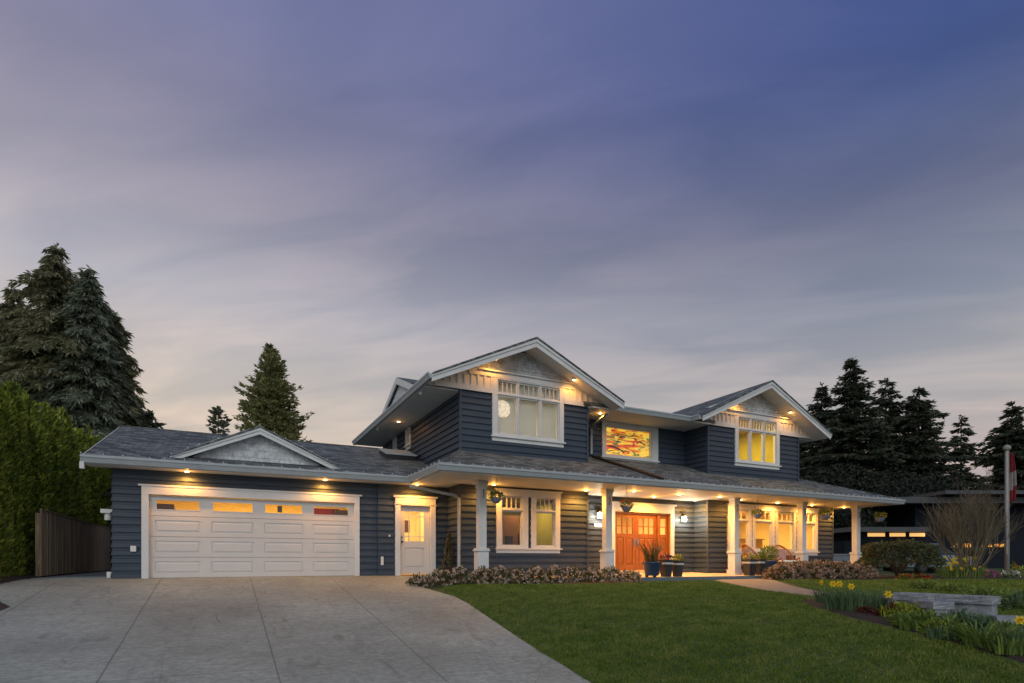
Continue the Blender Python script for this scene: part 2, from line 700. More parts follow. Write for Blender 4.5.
M["heather"] = leafy("dry_pink_flower_head", (.28, .21, .17), (.68, .57, .51), .2, (.46, .37, .315))
M["hydrangea"] = leafy("tan_pink_flower_head", (.20, .12, .085), (.50, .36, .28), .2, (.34, .23, .17))
M["maple"] = leafy("bronze_green_leaf", (.030, .046, .020), (.115, .125, .055), .25, extra=(.07, (.13, .07, .025)))
M["yellow"] = leafy("yellow_petal", (.62, .42, .012), (.80, .62, .02), .3)
M["amber"] = leafy("deep_yellow_trumpet", (.62, .30, .01), (.75, .42, .012), .3)
M["red"] = leafy("red_petal", (.30, .02, .015), (.48, .05, .03), .2)
M["orange"] = leafy("orange_petal", (.55, .13, .02), (.65, .22, .03), .2)
M["pinkp"] = leafy("magenta_petal", (.30, .06, .20), (.52, .20, .40), .2)
M["whitep"] = leafy("white_petal", (.55, .55, .55), (.75, .75, .74), .2)
M["purple"] = leafy("purple_leaf", (.045, .012, .05), (.12, .03, .10), .2)
M["redleaf"] = leafy("dark_red_leaf", (.05, .018, .012), (.13, .045, .03), .2)
M["bluepot"] = plain("blue_glazed_pot", (.024, .050, .105), .25, .15, 6)
M["darkpot"] = plain("charcoal_planter", (.018, .021, .027), .45, .2, 8)
M["silver"] = plain("pale_metal_band", (.42, .43, .45), .4, .1, 12)
M["basketpot"] = plain("slate_blue_hanging_pot", (.16, .18, .27), .5, .1, 8)
M["wicker"] = plain("honey_wicker", (.28, .115, .04), .6, .35, 30)
M["cushion"] = plain("dusky_pink_cushion", (.34, .23, .24), .9, .08, 8)
M["pillow"] = plain("white_cushion", (.72, .70, .66), .9, .04, 8)
m, t, b = material("split_granite")
f = noise(t, 7, 9, .7)
f2 = noise(t, 45, 3, .6)
c = ramp(t, f, [(.28, (.11, .13, .155)), (.5, (.23, .255, .28)), (.72, (.36, .385, .41))])
c = mixc(t, .5, c, ramp(t, f2, [(.35, (.6, .6, .6)), (.65, (1.25, 1.25, 1.25))]), "MULTIPLY")
t.links.new(c, b.inputs["Base Color"])
b.inputs["Roughness"].default_value = .85
bump(t, b, f, .9, .03)
M["stone"] = m
M["pole"] = plain("weathered_white_pole", (.21, .21, .195), .7, .25, 6, (6, 6, .6))
M["flagred"] = plain("red_flag_cloth", (.17, .014, .018), .8, .1, 6)
M["flagwhite"] = plain("white_flag_cloth", (.26, .23, .23), .8, .06, 6)
M["nb_wall"] = plain("dark_slate_cladding", (.012, .015, .022), .8, .25, 3, (.4, .4, 5), 0, 0, .08)
M["nb_roof"] = plain("grey_metal_fascia", (.045, .052, .060), .5, .15, 3)
M["greywall"] = plain("blue_grey_render", (.15, .18, .22), .8, .15, 3)
M["car"] = plain("pale_blue_car_paint", (.22, .30, .38), .25, .04, 3, None, .3)
M["carglass"] = plain("dark_car_glass", (.02, .025, .03), .08, .1, 3)
M["rubber"] = plain("black_rubber", (.015, .015, .015), .8, .2, 10)
M["lampw"] = emitter("lit_downlight_lens", (1.0, .66, .28), 16)
M["lanternglass"] = emitter("lit_frosted_lantern_glass", (1.0, .88, .66), 6)
M["paperlamp"] = emitter("lit_paper_globe", (1.0, .72, .40), 1.2)
M["nb_lit"] = emitter("lit_strip_window", (1.0, .55, .18), .85)
M["nb_dim"] = emitter("dim_lit_strip_window", (1.0, .42, .06), .45)
M["tablelamp"] = emitter("lit_table_lamp_shade", (1.0, .55, .12), 1.6)
M["whiteplastic"] = plain("white_plastic", (.62, .62, .62), .4, .05, 8)

# ------------------------------------------------------------------ ground shape


def sp_(x, k=.7):
    return k * np.logaddexp(0, np.clip(x / k, -40, 40))


def ground(X, Y):
    X = np.asarray(X, float)
    Y = np.asarray(Y, float)
    Ye = np.maximum(Y, -2)
    zd = -.124 * sp_(16.7 - Ye, .4)
    s = np.interp(X, [5, 7, 9, 11.4, 14, 20], [.145, .092, .060, .046, .032, .012])
    zl = -.20 - s * sp_(13.6 - Ye)
    w = np.clip((X - 4.6) / 1.6, 0, 1)
    w = w * w * (3 - 2 * w)
    near = zd * (1 - w) + zl * w
    far = zd * (1 - w) + w * np.interp(Y, [13.6, 18], [-.2, -.1])
    return np.where(Y < 16.7, near, np.where(Y < 17.2, near + (far - near) * (Y - 16.7) / .5, far))


def gz(x, y):
    return float(ground(x, y))


def on_ground(px, py):
    """where the line of sight through a measured image point meets the terrain"""
    a, b = ray(px)
    d = 2.0
    while d < 80:
        z = EYE + d * (560 - py) / FPX
        if z <= gz(a * d, b * d):
            break
        d += .01
    return a * d, b * d, gz(a * d, b * d)


def smooth_curve(pts, n):
    pts = np.asarray(pts, float)
    k = len(pts)
    t_ = np.linspace(0, k - 1, n)
    out = []
    for tt in t_:
        i = min(int(tt), k - 2)
        f = tt - i
        p0, p1, p2, p3 = pts[max(i - 1, 0)], pts[i], pts[i + 1], pts[min(i + 2, k - 1)]
        out.append(.5 * (2 * p1 + (p2 - p0) * f + (2 * p0 - 5 * p1 + 4 * p2 - p3) * f * f + (3 * p1 - p0 - 3 * p2 + p3) * f ** 3))
    return np.array(out)


def sheet(name, A, B, n, m, off, mat, skirt=.06, smooth=True, wobble=0.0):
    """a ground sheet between two edge curves that follows the terrain"""
    A = smooth_curve(A, n) if smooth else np.array([[np.interp(s_, np.linspace(0, 1, len(A)), np.asarray(A)[:, k]) for k in (0, 1)] for s_ in np.linspace(0, 1, n)])
    B = smooth_curve(B, n) if smooth else np.array([[np.interp(s_, np.linspace(0, 1, len(B)), np.asarray(B)[:, k]) for k in (0, 1)] for s_ in np.linspace(0, 1, n)])
    if wobble:
        A = A + rng.normal(size=A.shape) * wobble
        B = B + rng.normal(size=B.shape) * wobble
    s = np.linspace(0, 1, m)[None, :, None]
    P = A[:, None, :] * (1 - s) + B[:, None, :] * s
    z = ground(P[..., 0], P[..., 1]) + off
    z[:, 0] -= skirt
    z[:, -1] -= skirt
    V = np.concatenate([P, z[..., None]], axis=2).reshape(-1, 3)
    i = np.arange((n - 1) * (m - 1))
    r, c_ = i // (m - 1), i % (m - 1)
    a = r * m + c_
    F = np.stack([a, a + 1, a + m + 1, a + m], axis=1)
    return kind(np_mesh(name, V, F, mat))


drive_right = [(6.25, 17.3), (6.25, 16.7), (5.9, 16.2), (5.0, 15.75), (4.55, 15.2), (4.75, 14.2), (5.0, 13.0), (4.99, 12), (4.70, 8.97), (4.55, 6.6), (4.4, 3), (4.2, 0), (4.0, -4)]
drive_left = [(-4.05, 30), (-4.05, 22), (-4.05, 18), (-4.3, 16), (-4.2, 14.8), (-3.75, 14.0), (-3.42, 13.4), (-3.5, 12.8), (-3.8, 12), (-4.0, 8), (-4.0, 3), (-4.0, -4)]


def drive_x(Y, side):
    pts = sorted(side, key=lambda p: p[1])
    return np.interp(Y, [p[1] for p in pts], [p[0] for p in pts])


# terrain: one sheet to the horizon, fine near the house
gx = np.concatenate([[-600, -250, -120, -60, -30, -18, -12], np.arange(-8, 30.01, .25), [34, 40, 50, 70, 120, 250, 600]])
gy = np.concatenate([[-300, -120, -50, -20, -8, -4], np.arange(-2, 20.01, .25), [22, 26, 32, 40, 60, 100, 200, 400, 900]])
GX, GY = np.meshgrid(gx, gy, indexing="ij")
GZ = ground(GX, GY)
inside = (GX > drive_x(GY, drive_left) + .3) & (GX < drive_x(GY, drive_right) - .3) & (GY < 17.2)
GZ = GZ - .05 * inside
GZ = GZ - .12 * ((GX > 6.6) & (GX < 24) & (GY > 14.6) & (GY < 30))
GZ = GZ - .08 * ((GX > -4) & (GX < 6.6) & (GY > 17.2) & (GY < 31))
V = np.stack([GX, GY, GZ], axis=2).reshape(-1, 3)
m_ = len(gy)
i = np.arange((len(gx) - 1) * (m_ - 1))
a = (i // (m_ - 1)) * m_ + i % (m_ - 1)
F = np.stack([a, a + m_, a + m_ + 1, a + 1], axis=1)
kind(np_mesh("lawn", V, F, M["turf"], smooth=True))

# driveway (three columns of sheet share its edges)
ys = np.concatenate([np.arange(-4, 17.3, .2), [17.3]])
V, nC = [], 28
for y in ys:
    for x in np.linspace(float(drive_x(y, drive_left)), float(drive_x(y, drive_right)), nC):
        V.append((x, y, gz(x, y) + .012))
V = np.array(V)
i = np.arange((len(ys) - 1) * (nC - 1))
a = (i // (nC - 1)) * nC + i % (nC - 1)
kind(np_mesh("driveway", V, np.stack([a, a + 1, a + nC + 1, a + nC], axis=1), M["concrete"]))
b_ = MB()
b_.box(-4.05, -2.30, 17.3, 31, -.15, .012)
kind(b_.build("side_path", M["concrete"]))

sheet("garden_bed_soil", [(4.5, 15.05), (5.3, 14.72), (6.9, 14.30), (9.4, 13.55), (11.35, 13.38)], [(5.0, 15.7), (6.0, 15.7), (7.0, 15.2), (9.8, 15.0), (11.35, 14.8)], 50, 10, .03, M["soil"], wobble=.012)
sheet("garden_bed_soil", [(17.2, 13.6), (17.7, 12.35), (19.5, 11.75), (21.4, 11.5), (24, 10.4), (27, 9.4), (31, 8.2)],
      [(17.2, 15.6), (20, 15.6), (23.5, 15.4), (25, 14.5), (27, 13), (29, 12), (33, 11)], 70, 12, .03, M["soil"], wobble=.012)
sheet("garden_bed_soil", [(11.25, 8.35), (10.42, 7.28), (9.89, 6.19), (9.64, 5.4), (9.3, 4.65), (9.02, 4.03), (8.76, 3.47), (8.3, 2.4), (7.8, 1.0)],
      [(12.3, 8.2), (12.4, 7.4), (11.9, 6.2), (11.6, 5.5), (11.2, 4.8), (10.8, 4.3), (10.3, 3.7), (9.6, 2.6), (9.0, 1.0)], 60, 12, .03, M["soil"], wobble=.012)
sheet("hedge_soil", [(-4.0, 31), (-4.0, 18), (-4.25, 16), (-3.6, 13.8), (-3.40, 13.3), (-3.75, 12), (-3.95, 9)], [(-7, 31), (-7, 18), (-7, 16), (-7, 13), (-7, 9)], 50, 8, .06, M["soil"], wobble=.02)
sheet("front_path", [(14.2, 13.95), (13.75, 13.1), (12.9, 11.6), (12.35, 10.0), (12.25, 8.75)], [(17.4, 13.95), (16.4, 12.9), (15.1, 11.5), (14.0, 10.2), (13.35, 9.0)], 40, 8, .02, M["path"])
# porch slab falls slightly to the front, with a stone edge
pf = MB()
pzs = lambda y: -.10 + .10 * (y - 13.95) / 3.35
for xa, xb, ya in ((6.35, 11.3, 14.75), (11.3, 18.1, 13.95), (18.1, 24.0, 14.75)):
    pf.hexa([(xa, ya, -.55), (xb, ya, -.55), (xb, 17.3, -.55), (xa, 17.3, -.55),
             (xa, ya, pzs(ya)), (xb, ya, pzs(ya)), (xb, 17.3, 0), (xa, 17.3, 0)])
kind(pf.build("porch_floor", M["porchfloor"]))
pe = MB()
pe.hexa([(11.3, 13.84, -.45), (18.1, 13.84, -.45), (18.1, 13.947, -.45), (11.3, 13.947, -.45),
         (11.3, 13.84, -.092), (18.1, 13.84, -.092), (18.1, 13.947, -.089), (11.3, 13.947, -.089)])
kind(pe.build("porch_kerb", M["slabedge"]))

# ------------------------------------------------------------------ the house
HOUSE = thing("house", "large navy sided two storey house with white trimmed gables, garage and lit front porch", "house", (9, 17, 0))


def front(Yw):
    return lambda u, n, z: (u, Yw - n, z)


def leftside(Xw):
    return lambda u, n, z: (Xw - n, u, z)


def rightside(Xw):
    return lambda u, n, z: (Xw + n, u, z)


def cut(a0, a1, spans):
    out, cur = [], a0
    for s0, s1 in sorted(spans):
        if s1 <= cur or s0 >= a1:
            continue
        if s0 > cur:
            out.append((cur, s0))
        cur = max(cur, s1)
    if cur < a1:
        out.append((cur, a1))
    return out


COURSE = .19


def siding(W, u0, u1, z0, z1, holes=(), ends=True, top=None, thick=.12):
    """lapped boards, each tilted out at its foot, round the openings"""
    mb = MB()
    k0 = math.floor(z0 / COURSE)
    k1 = math.ceil(z1 / COURSE)
    for k in range(k0, k1):
        zb, zt = k * COURSE, (k + 1) * COURSE
        lo, hi = max(zb, z0), min(zt, z1)
        br = sorted({lo, hi} | {h[2] for h in holes if lo < h[2] < hi} | {h[3] for h in holes if lo < h[3] < hi})
        for p, q in zip(br[:-1], br[1:]):
            mid = (p + q) / 2
            spans = [(h[0], h[1]) for h in holes if h[2] < mid < h[3]]
            for a0, a1 in cut(u0, u1, spans):
                def nz(z):
                    f_ = (z - zb) / COURSE
                    # dutch-lap profile: flat face below, a flat rebate above it
                    if f_ <= .54:
                        return .046 - .003 * f_
                    return .044 - .038 * min(1.0, (f_ - .54) / .08)
                zs = [p] + [zb + COURSE * f_ for f_ in (.54, .62) if p < zb + COURSE * f_ < q] + [q]
                for za, zc in zip(zs[:-1], zs[1:]):
                    mb.poly([W(a0, nz(za), za), W(a1, nz(za), za), W(a1, nz(zc), zc), W(a0, nz(zc), zc)])
                if abs(p - zb) < 1e-6:
                    mb.poly([W(a0, .046, p), W(a1, .046, p), W(a1, .004, p), W(a0, .004, p)])
                if ends:
                    for aa in (a0, a1):
                        mb.poly([W(aa, nz(p), p), W(aa, nz(q), q), W(aa, -.0, q), W(aa, -.0, p)])
    # the wall behind the boards
    br = sorted({z0, z1} | {h[2] for h in holes} | {h[3] for h in holes})
    for p, q in zip(br[:-1], br[1:]):
        mid = (p + q) / 2
        for a0, a1 in cut(u0, u1, [(h[0], h[1]) for h in holes if h[2] < mid < h[3]]):
            mb.lbox(W, a0, a1, -thick, .002, p, q)
    return mb


def window(W, u0, u1, z0, z1, spec, head=True, sill=True, cas=.11, label=None, side_cas=True, crown=0.16):
    """spec: list of (a0,a1,p0,p1,nv,nh) glass lights; casing fills the rest"""
    fm = MB()
    holes = [(a0 - .045, a1 + .045, p0 - .045, p1 + .045) for a0, a1, p0, p1, *_ in spec]
    br = sorted({z0, z1} | {h[2] for h in holes} | {h[3] for h in holes})
    for p, q in zip(br[:-1], br[1:]):
        mid = (p + q) / 2
        for a0, a1 in cut(u0, u1, [(h[0], h[1]) for h in holes if h[2] < mid < h[3]]):
            fm.lbox(W, a0, a1, -.10, .075, p, q)
    if head:
        fm.lbox(W, u0 - .04, u1 + .04, -.05, .075, z1 - crown, z1)
        fm.lbox(W, u0 - .07, u1 + .07, -.05, .10, z1, z1 + .035)
    f = fm.build("window", M["white"], HOUSE)
    if label:
        f["label"] = label
    if sill:
        sm = MB()
        sm.lbox(W, u0 - .05, u1 + .05, .0, .12, z0 - .045, z0)
        sm.lbox(W, u0, u1, .0, .06, z0 - .16, z0 - .045)
        sm.build("sill", M["white"], f)
    for a0, a1, p0, p1, nv, nh in spec:
        s = MB()
        e = .043
        s.lbox(W, a0 - e, a0, -.06, .03, p0 - e, p1 + e)
        s.lbox(W, a1, a1 + e, -.06, .03, p0 - e, p1 + e)
        s.lbox(W, a0, a1, -.06, .03, p0 - e, p0)
        s.lbox(W, a0, a1, -.06, .03, p1, p1 + e)
        for k in range(1, nv + 1):
            x = a0 + (a1 - a0) * k / (nv + 1)
            s.lbox(W, x - .012, x + .012, -.04, .016, p0, p1)
        for k in range(1, nh + 1):
            z = p0 + (p1 - p0) * k / (nh + 1)
            s.lbox(W, a0, a1, -.04, .015, z - .012, z + .012)
        s.build("sash", M["white"], f)
        g_ = MB()
        g_.poly([W(a0, -.025, p0), W(a1, -.025, p0), W(a1, -.025, p1), W(a0, -.025, p1)])
        g_.build("pane", M["glass"], f)
    return f


def room(x0, x1, y0, y1, z0, z1, wall, floor=None, label=None):
    """the plastered room behind a window: back, side walls, floor and ceiling"""
    r = MB()
    t_ = .05
    r.box(x0, x1, y1, y1 + t_, z0, z1)
    r.box(x0 - t_, x0, y0, y1 + t_, z0, z1)
    r.box(x1, x1 + t_, y0, y1 + t_, z0, z1)
    r.box(x0 - t_, x1 + t_, y0, y1 + t_, z1, z1 + t_)
    r.box(x0 - t_, x1 + t_, y0, y1 + t_, z0 - t_, z0 - .001, 1)
    return r.build("room", [wall, floor or M["woodfloor"]], HOUSE)


def lamp(name, kind_, loc, energy, color, parent, size=.3, rot=None, spot=None, sizey=None):
    d = bpy.data.lights.new(name, kind_)
    d.energy = energy
    d.color = color
    if kind_ == "AREA":
        d.size = size
        if sizey:
            d.shape = "RECTANGLE"
            d.size_y = sizey
    else:
        d.shadow_soft_size = size
    if spot:
        d.spot_size = R(spot)
        d.spot_blend = .6
    o = bpy.data.objects.new(name, d)
    o.location = loc
    if rot:
        o.rotation_euler = rot
    return link(o, parent)


WARM = (1.0, .41, .06)
AMBER = (1.0, .58, .14)


def downlight(x, y, z, e, slope=0.0):
    """recessed soffit light: ring, lit lens and its lamp"""
    mb = MB()
    mb.lathe(x, y, [(.085, z + .01), (.085, z - .012), (.06, z - .014), (.055, z + .0)], 20)
    o = mb.build("recessed_light", M["white"], HOUSE, smooth=False)
    l = MB()
    l.lathe(x, y, [(.052, z - .004), (.050, z - .022), (.030, z - .030)], 16)
    l.build("lens", M["lampw"], o)
    lamp("downlight_lamp", "SPOT", (x, y, z - .07), e, WARM, o, .05, (0, 0, 0), 168)
    # weak point lamp added below each lens, to warm the soffit around it
    lamp("soffit_fill", "POINT", (x, y, z - .12), e * .045, WARM, o, .05)
    return o


# ---- garage wall
W = front(17.0)
g_hole = (-1.64, 3.43, -.1, 2.10)
siding(W, -2.39, 4.10, -.12, 2.76, [(-1.79, 3.57, -.12, 2.33)]).build("wall", M["siding"], HOUSE)
W2 = front(16.93)
siding(W2, 4.10, 6.33, -.12, 2.76, [(4.61, 5.87, -.12, 2.37)]).build("wall", M["siding"], HOUSE)
Wl = leftside(-2.39)
siding(Wl, 17.0, 27.0, -.12, 2.80).build("wall", M["siding"], HOUSE)
gm = MB()   # gable end above the garage side wall
gm.slab([(-2.39, 16.9, 2.80), (-2.39, 27.0, 2.80), (-2.39, 21.9, 4.44)], (.1, 0, 0))
gm.build("gable_wall", M["siding"], HOUSE)
tr = MB()
for s0, s1 in ((-1.79, -1.64), (3.43, 3.57)):
    tr.lbox(W, s0, s1, -.12, .085, -.1, 2.10)
tr.lbox(W, -1.79, 3.57, -.12, .087, 2.10, 2.30)
tr.lbox(W, -1.86, 3.64, .0, .10, 2.30, 2.345)
tr.build("garage_door_trim", M["white"], HOUSE)

# garage door: four sections, windows in the top one
gd = MB()
x0, x1 = -1.64, 3.43
cols = [(-1.40, -.33), (-.08, .97), (1.20, 2.22), (2.47, 3.22)]
cw = (x1 - x0) / 4
cols = [(x0 + cw * k + .13, x0 + cw * (k + 1) - .13) for k in range(4)]
sec = [(.0, .52), (.525, 1.045), (1.05, 1.57), (1.575, 2.09)]
for k, (p, q) in enumerate(sec):
    q2 = q - .004
    if k < 3:
        hz = (p + .105, q2 - .105)
    else:
        hz = (p + .14, q2 - .09)
    br = [p, hz[0], hz[1], q2]
    gd.lbox(W, x0, x1, -.09, -.04, br[0], br[1])
    gd.lbox(W, x0, x1, -.09, -.04, br[2], br[3])
    for a0, a1 in cut(x0, x1, cols):
        gd.lbox(W, a0, a1, -.09, -.04, br[1], br[2])
    if k < 3:
        for a0, a1 in cols:   # raised panels in their hollow
            gd.lbox(W, a0, a1, -.09, -.056, br[1], br[2])
            A = [W(a0 + .02, -.056, br[1] + .02), W(a1 - .02, -.056, br[1] + .02), W(a1 - .02, -.056, br[2] - .02), W(a0 + .02, -.056, br[2] - .02)]
            B = [W(a0 + .06, -.044, br[1] + .06), W(a1 - .06, -.044, br[1] + .06), W(a1 - .06, -.044, br[2] - .06), W(a0 + .06, -.044, br[2] - .06)]
            gd.hexa(A + B)
for k in range(1, 4):
    gd.lbox(W, x0 + .01, x1 - .01, -.125, -.092, sec[k][0] - .05, sec[k][0] + .05)
GD = gd.build("garage_door", M["door_white"], HOUSE)
for a0, a1 in cols:
    fz0, fz1 = sec[3][0] + .14, sec[3][1] - .094
    s = MB()
    for q in ((a0, a0 + .03, fz0, fz1), (a1 - .03, a1, fz0, fz1), (a0 + .03, a1 - .03, fz0, fz0 + .025), (a0 + .03, a1 - .03, fz1 - .025, fz1)):
        s.lbox(W, q[0], q[1], -.085, -.032, q[2], q[3])
    o = s.build("window_frame", M["door_white"], GD)
    g_ = MB()
    g_.poly([W(a0, -.06, fz0), W(a1, -.06, fz0), W(a1, -.06, fz1), W(a0, -.06, fz1)])
    g_.build("pane", M["glass"], GD)
sl = MB()
sl.lbox(W, x0, x1, -.085, -.045, -.09, -.001)
sl.build("bottom_seal", M["rubber"], GD)
rm = room(-2.2, 4.2, 17.15, 22.5, 0, 2.6, M["cream"], M["porchfloor"])
lamp("garage_lamp", "AREA", (1.2, 19.6, 2.5), 330, (1.0, .62, .10), rm, 2.0)
st = MB()
st.box(-1.75, -1.15, 17.9, 18.5, 1.3, 1.95)
st.box(-1.2, -.5, 17.9, 18.2, 1.2, 1.80)
st.build("garage_shelf", M["darkwood"], rm)
st = MB()
st.box(2.35, 3.15, 17.8, 18.3, 1.35, 1.98)
st.build("red_storage_box", M["red"], rm)
st = MB()
st.box(1.38, 1.50, 17.25, 17.28, 1.78, 1.96)
st.build("small_dark_hook", M["black"], rm)
st = MB()
st.box(3.0, 3.4, 17.5, 17.8, 1.2, 1.93)
st.build("dark_cabinet", M["darkwood"], rm)

# ---- side door
tr = MB()
tr.lbox(W2, 4.61, 4.76, -.12, .085, -.1, 2.12)
tr.lbox(W2, 5.71, 5.87, -.12, .085, -.1, 2.12)
tr.lbox(W2, 4.61, 5.87, -.12, .088, 2.12, 2.33)
tr.lbox(W2, 4.55, 5.93, .0, .11, 2.33, 2.385)
tr.lbox(W2, 4.58, 5.90, .0, .085, 2.10, 2.135)
tr.build("door_trim", M["white"], HOUSE)


def panel_door(W, u0, u1, z0, z1, glass, panels, mat, n=-.05):
    mb = MB()
    hs = [glass] + panels
    br = sorted({z0, z1} | {h[2] for h in hs} | {h[3] for h in hs})
    for p, q in zip(br[:-1], br[1:]):
        mid = (p + q) / 2
        for a0, a1 in cut(u0, u1, [(h[0], h[1]) for h in hs if h[2] < mid < h[3]]):
            mb.lbox(W, a0, a1, n - .045, n, p, q)
    for a0, a1, p, q in panels:
        mb.lbox(W, a0, a1, n - .04, n - .02, p, q)
        mb.hexa([W(a0 + .02, n - .02, p + .02), W(a1 - .02, n - .02, p + .02), W(a1 - .02, n - .02, q - .02), W(a0 + .02, n - .02, q - .02),
                 W(a0 + .05, n - .006, p + .05), W(a1 - .05, n - .006, p + .05), W(a1 - .05, n - .006, q - .05), W(a0 + .05, n - .006, q - .05)])
    return mb


dm = panel_door(W2, 4.77, 5.70, .03, 2.10, (4.93, 5.54, 1.02, 1.92), [(4.93, 5.54, .22, .82)], M["door_white"])
SD = dm.build("side_door", M["door_white"], HOUSE)
g_ = MB()
g_.poly([W2(4.93, -.07, 1.02), W2(5.54, -.07, 1.02), W2(5.54, -.07, 1.92), W2(4.93, -.07, 1.92)])
g_.build("pane", M["glass"], SD)
mu = MB()
for x in (5.06, 5.41):
    mu.lbox(W2, x - .012, x + .012, -.085, -.045, 1.02, 1.92)
for z in (1.16, 1.78):
    mu.lbox(W2, 4.93, 5.54, -.085, -.046, z - .012, z + .012)
mu.build("glazing_bar", M["door_white"], SD)
hd = MB()
hd.tube([W2(4.83, -.05, 1.0), W2(4.83, .03, 1.0)], .022, 10)
hd.tube([W2(4.83, .03, 1.0), W2(4.83, .05, 1.0)], .032, 12)
hd.build("handle", M["bronze"], SD)
hd = MB()
hd.tube([W2(4.83, -.05, 1.14), W2(4.83, -.02, 1.14)], .024, 10)
hd.build("deadbolt", M["bronze"], SD)
rm = room(4.3, 6.2, 17.08, 20.0, 0, 2.6, M["cream"])
lamp("hall_lamp", "AREA", (5.2, 18.6, 2.5), 90, (1.0, .66, .24), rm, .8)
st = MB()
st.box(5.05, 5.5, 18.35, 18.39, 1.35, 1.75)
st.build("wall_picture", M["rustwall"], rm)

# ---- ground floor front walls
Wf = front(15.9)
lw_holes = [(7.45, 9.74, .80, 2.64)]
siding(Wf, 6.32, 10.76, -.12, 2.75, [(7.46, 8.555, .82, 2.62), (8.665, 9.72, .82, 2.62)]).build("wall", M["siding"], HOUSE)
siding(leftside(6.32), 15.9, 17.0, -.12, 2.75).build("wall", M["siding"], HOUSE)
siding(rightside(10.76), 15.9, 16.6, -.12, 2.75).build("wall", M["siding"], HOUSE)
We = front(16.6)
siding(We, 10.76, 16.22, -.12, 2.75, [(12.28, 15.15, -.12, 2.50)]).build("wall", M["siding"], HOUSE)
siding(leftside(16.22), 15.9, 16.6, -.12, 2.75).build("wall", M["siding"], HOUSE)
rw_units = [(17.18, 18.47), (18.53, 19.77), (19.83, 21.06), (21.12, 22.42)]
siding(Wf, 16.22, 23.4, -.12, 2.75, [(a, b, .80, 2.58) for a, b in rw_units]).build("wall", M["siding"], HOUSE)
siding(rightside(23.4), 15.9, 27.0, -.12, 2.75).build("wall", M["siding"], HOUSE)
def corner_boards(spots, z0, z1):
    for (x, y) in spots:
        cb = MB()
        s = -1 if x in (6.32, 16.22) else 1
        cb.box(min(x, x + s * .06), max(x, x + s * .06), y - .06, y + .02, z0, z1)
        cb.build("corner_board", M["siding"], HOUSE)


corner_boards(((6.32, 15.9), (10.76, 15.9), (16.22, 15.9), (23.4, 15.9)), -.1, 2.75)

# paired window left of the entry
for a0, a1, g0, g1 in ((7.46, 8.555, 7.68, 8.32), (8.665, 9.72, 8.87, 9.50)):
    f_ = window(Wf, a0, a1, .82, 2.60, [(g0, g1, .92, 1.94, 0, 0), (g0, g1, 2.06, 2.38, 3, 0)], head=False, sill=False)
sm = MB()
sm.lbox(Wf, 7.42, 9.78, .0, .12, .775, .82)
sm.lbox(Wf, 7.46, 9.72, .0, .06, .665, .775)
sm.build("window_sill", M["white"], HOUSE)
hm = MB()
hm.lbox(Wf, 7.45, 9.73, .02, .098, 2.42, 2.60)
hm.lbox(Wf, 7.40, 9.78, .02, .125, 2.60, 2.635)
hm.build("window_head", M["white"], HOUSE)
rm = room(6.6, 10.5, 16.05, 20.0, .1, 2.6, M["olive"])
lamp("sitting_room_lamp", "AREA", (9.6, 18.2, 2.5), 30, (1.0, .66, .20), rm, 1.0)
pn = MB()
pn.box(6.62, 9.62, 18.5, 18.56, .1, 2.05)
pn.build("dark_partition", M["rustwall"], rm)
tl = MB()
tl.lathe(8.18, 17.5, [(.05, .98), (.09, 1.0), (.06, 1.16)], 14)
tl.build("table_lamp_shade", M["tablelamp"], rm)
sdb = MB()
sdb.box(7.3, 10.2, 17.2, 17.7, .1, .90)
sdb.box(8.55, 8.75, 17.3, 17.5, .9, 1.25)
sdb.box(9.05, 9.15, 17.3, 17.5, .9, 1.35)
sdb.build("sideboard", M["darkwood"], rm)

# four big windows on the right
for k, (a, b) in enumerate(rw_units):
    g0, g1 = a + .19, b - .19
    window(Wf, a, b, .80, 2.56, [(g0, g1, .90, 1.93, 0, 0), (g0, g1, 2.05, 2.34, 2, 0)], head=False, sill=False)
sm = MB()
sm.lbox(Wf, 17.12, 22.48, .0, .12, .755, .80)
sm.lbox(Wf, 17.18, 22.42, .0, .06, .64, .755)
sm.build("window_sill", M["white"], HOUSE)
hm = MB()
hm.lbox(Wf, 17.16, 22.44, .02, .098, 2.40, 2.58)
hm.lbox(Wf, 17.12, 22.48, .02, .125, 2.58, 2.615)
hm.build("window_head", M["white"], HOUSE)
rm = room(16.6, 23.1, 16.05, 20.5, .1, 2.6, M["cream"])
lamp("living_room_lamp", "AREA", (19.8, 18.3, 2.5), 360, (1.0, .62, .17), rm, 2.4)
kb = MB()
kb.box(18.0, 21.2, 17.6, 18.2, .1, 1.34)
kb.box(17.9, 21.3, 17.55, 18.25, 1.34, 1.38)
kb.build("kitchen_counter", M["yellowwood"], rm)
for q in ((19.6, 19.75, 20.1, 20.4, 1.5, 1.62), (20.2, 20.6, 20.25, 20.4, 1.3, 1.9), (22.0, 22.1, 20.2, 20.45, .2, 2.1), (18.2, 18.9, 20.2, 20.4, .2, 2.0), (21.0, 21.5, 20.25, 20.4, 1.3, 2.0)):
    kb = MB()
    kb.box(*q)
    kb.build("cupboard", M["yellowwood"], rm)
cu = MB()
for k in range(9):   # drawn-back curtain at the right-hand window
    cu.tube([(21.2 + .035 * k, 16.22 + .02 * (k % 2), .55), (21.2 + .035 * k, 16.22 + .02 * (k % 2), 2.45)], .022, 8)
cu.build("curtain", M["cream"], rm)

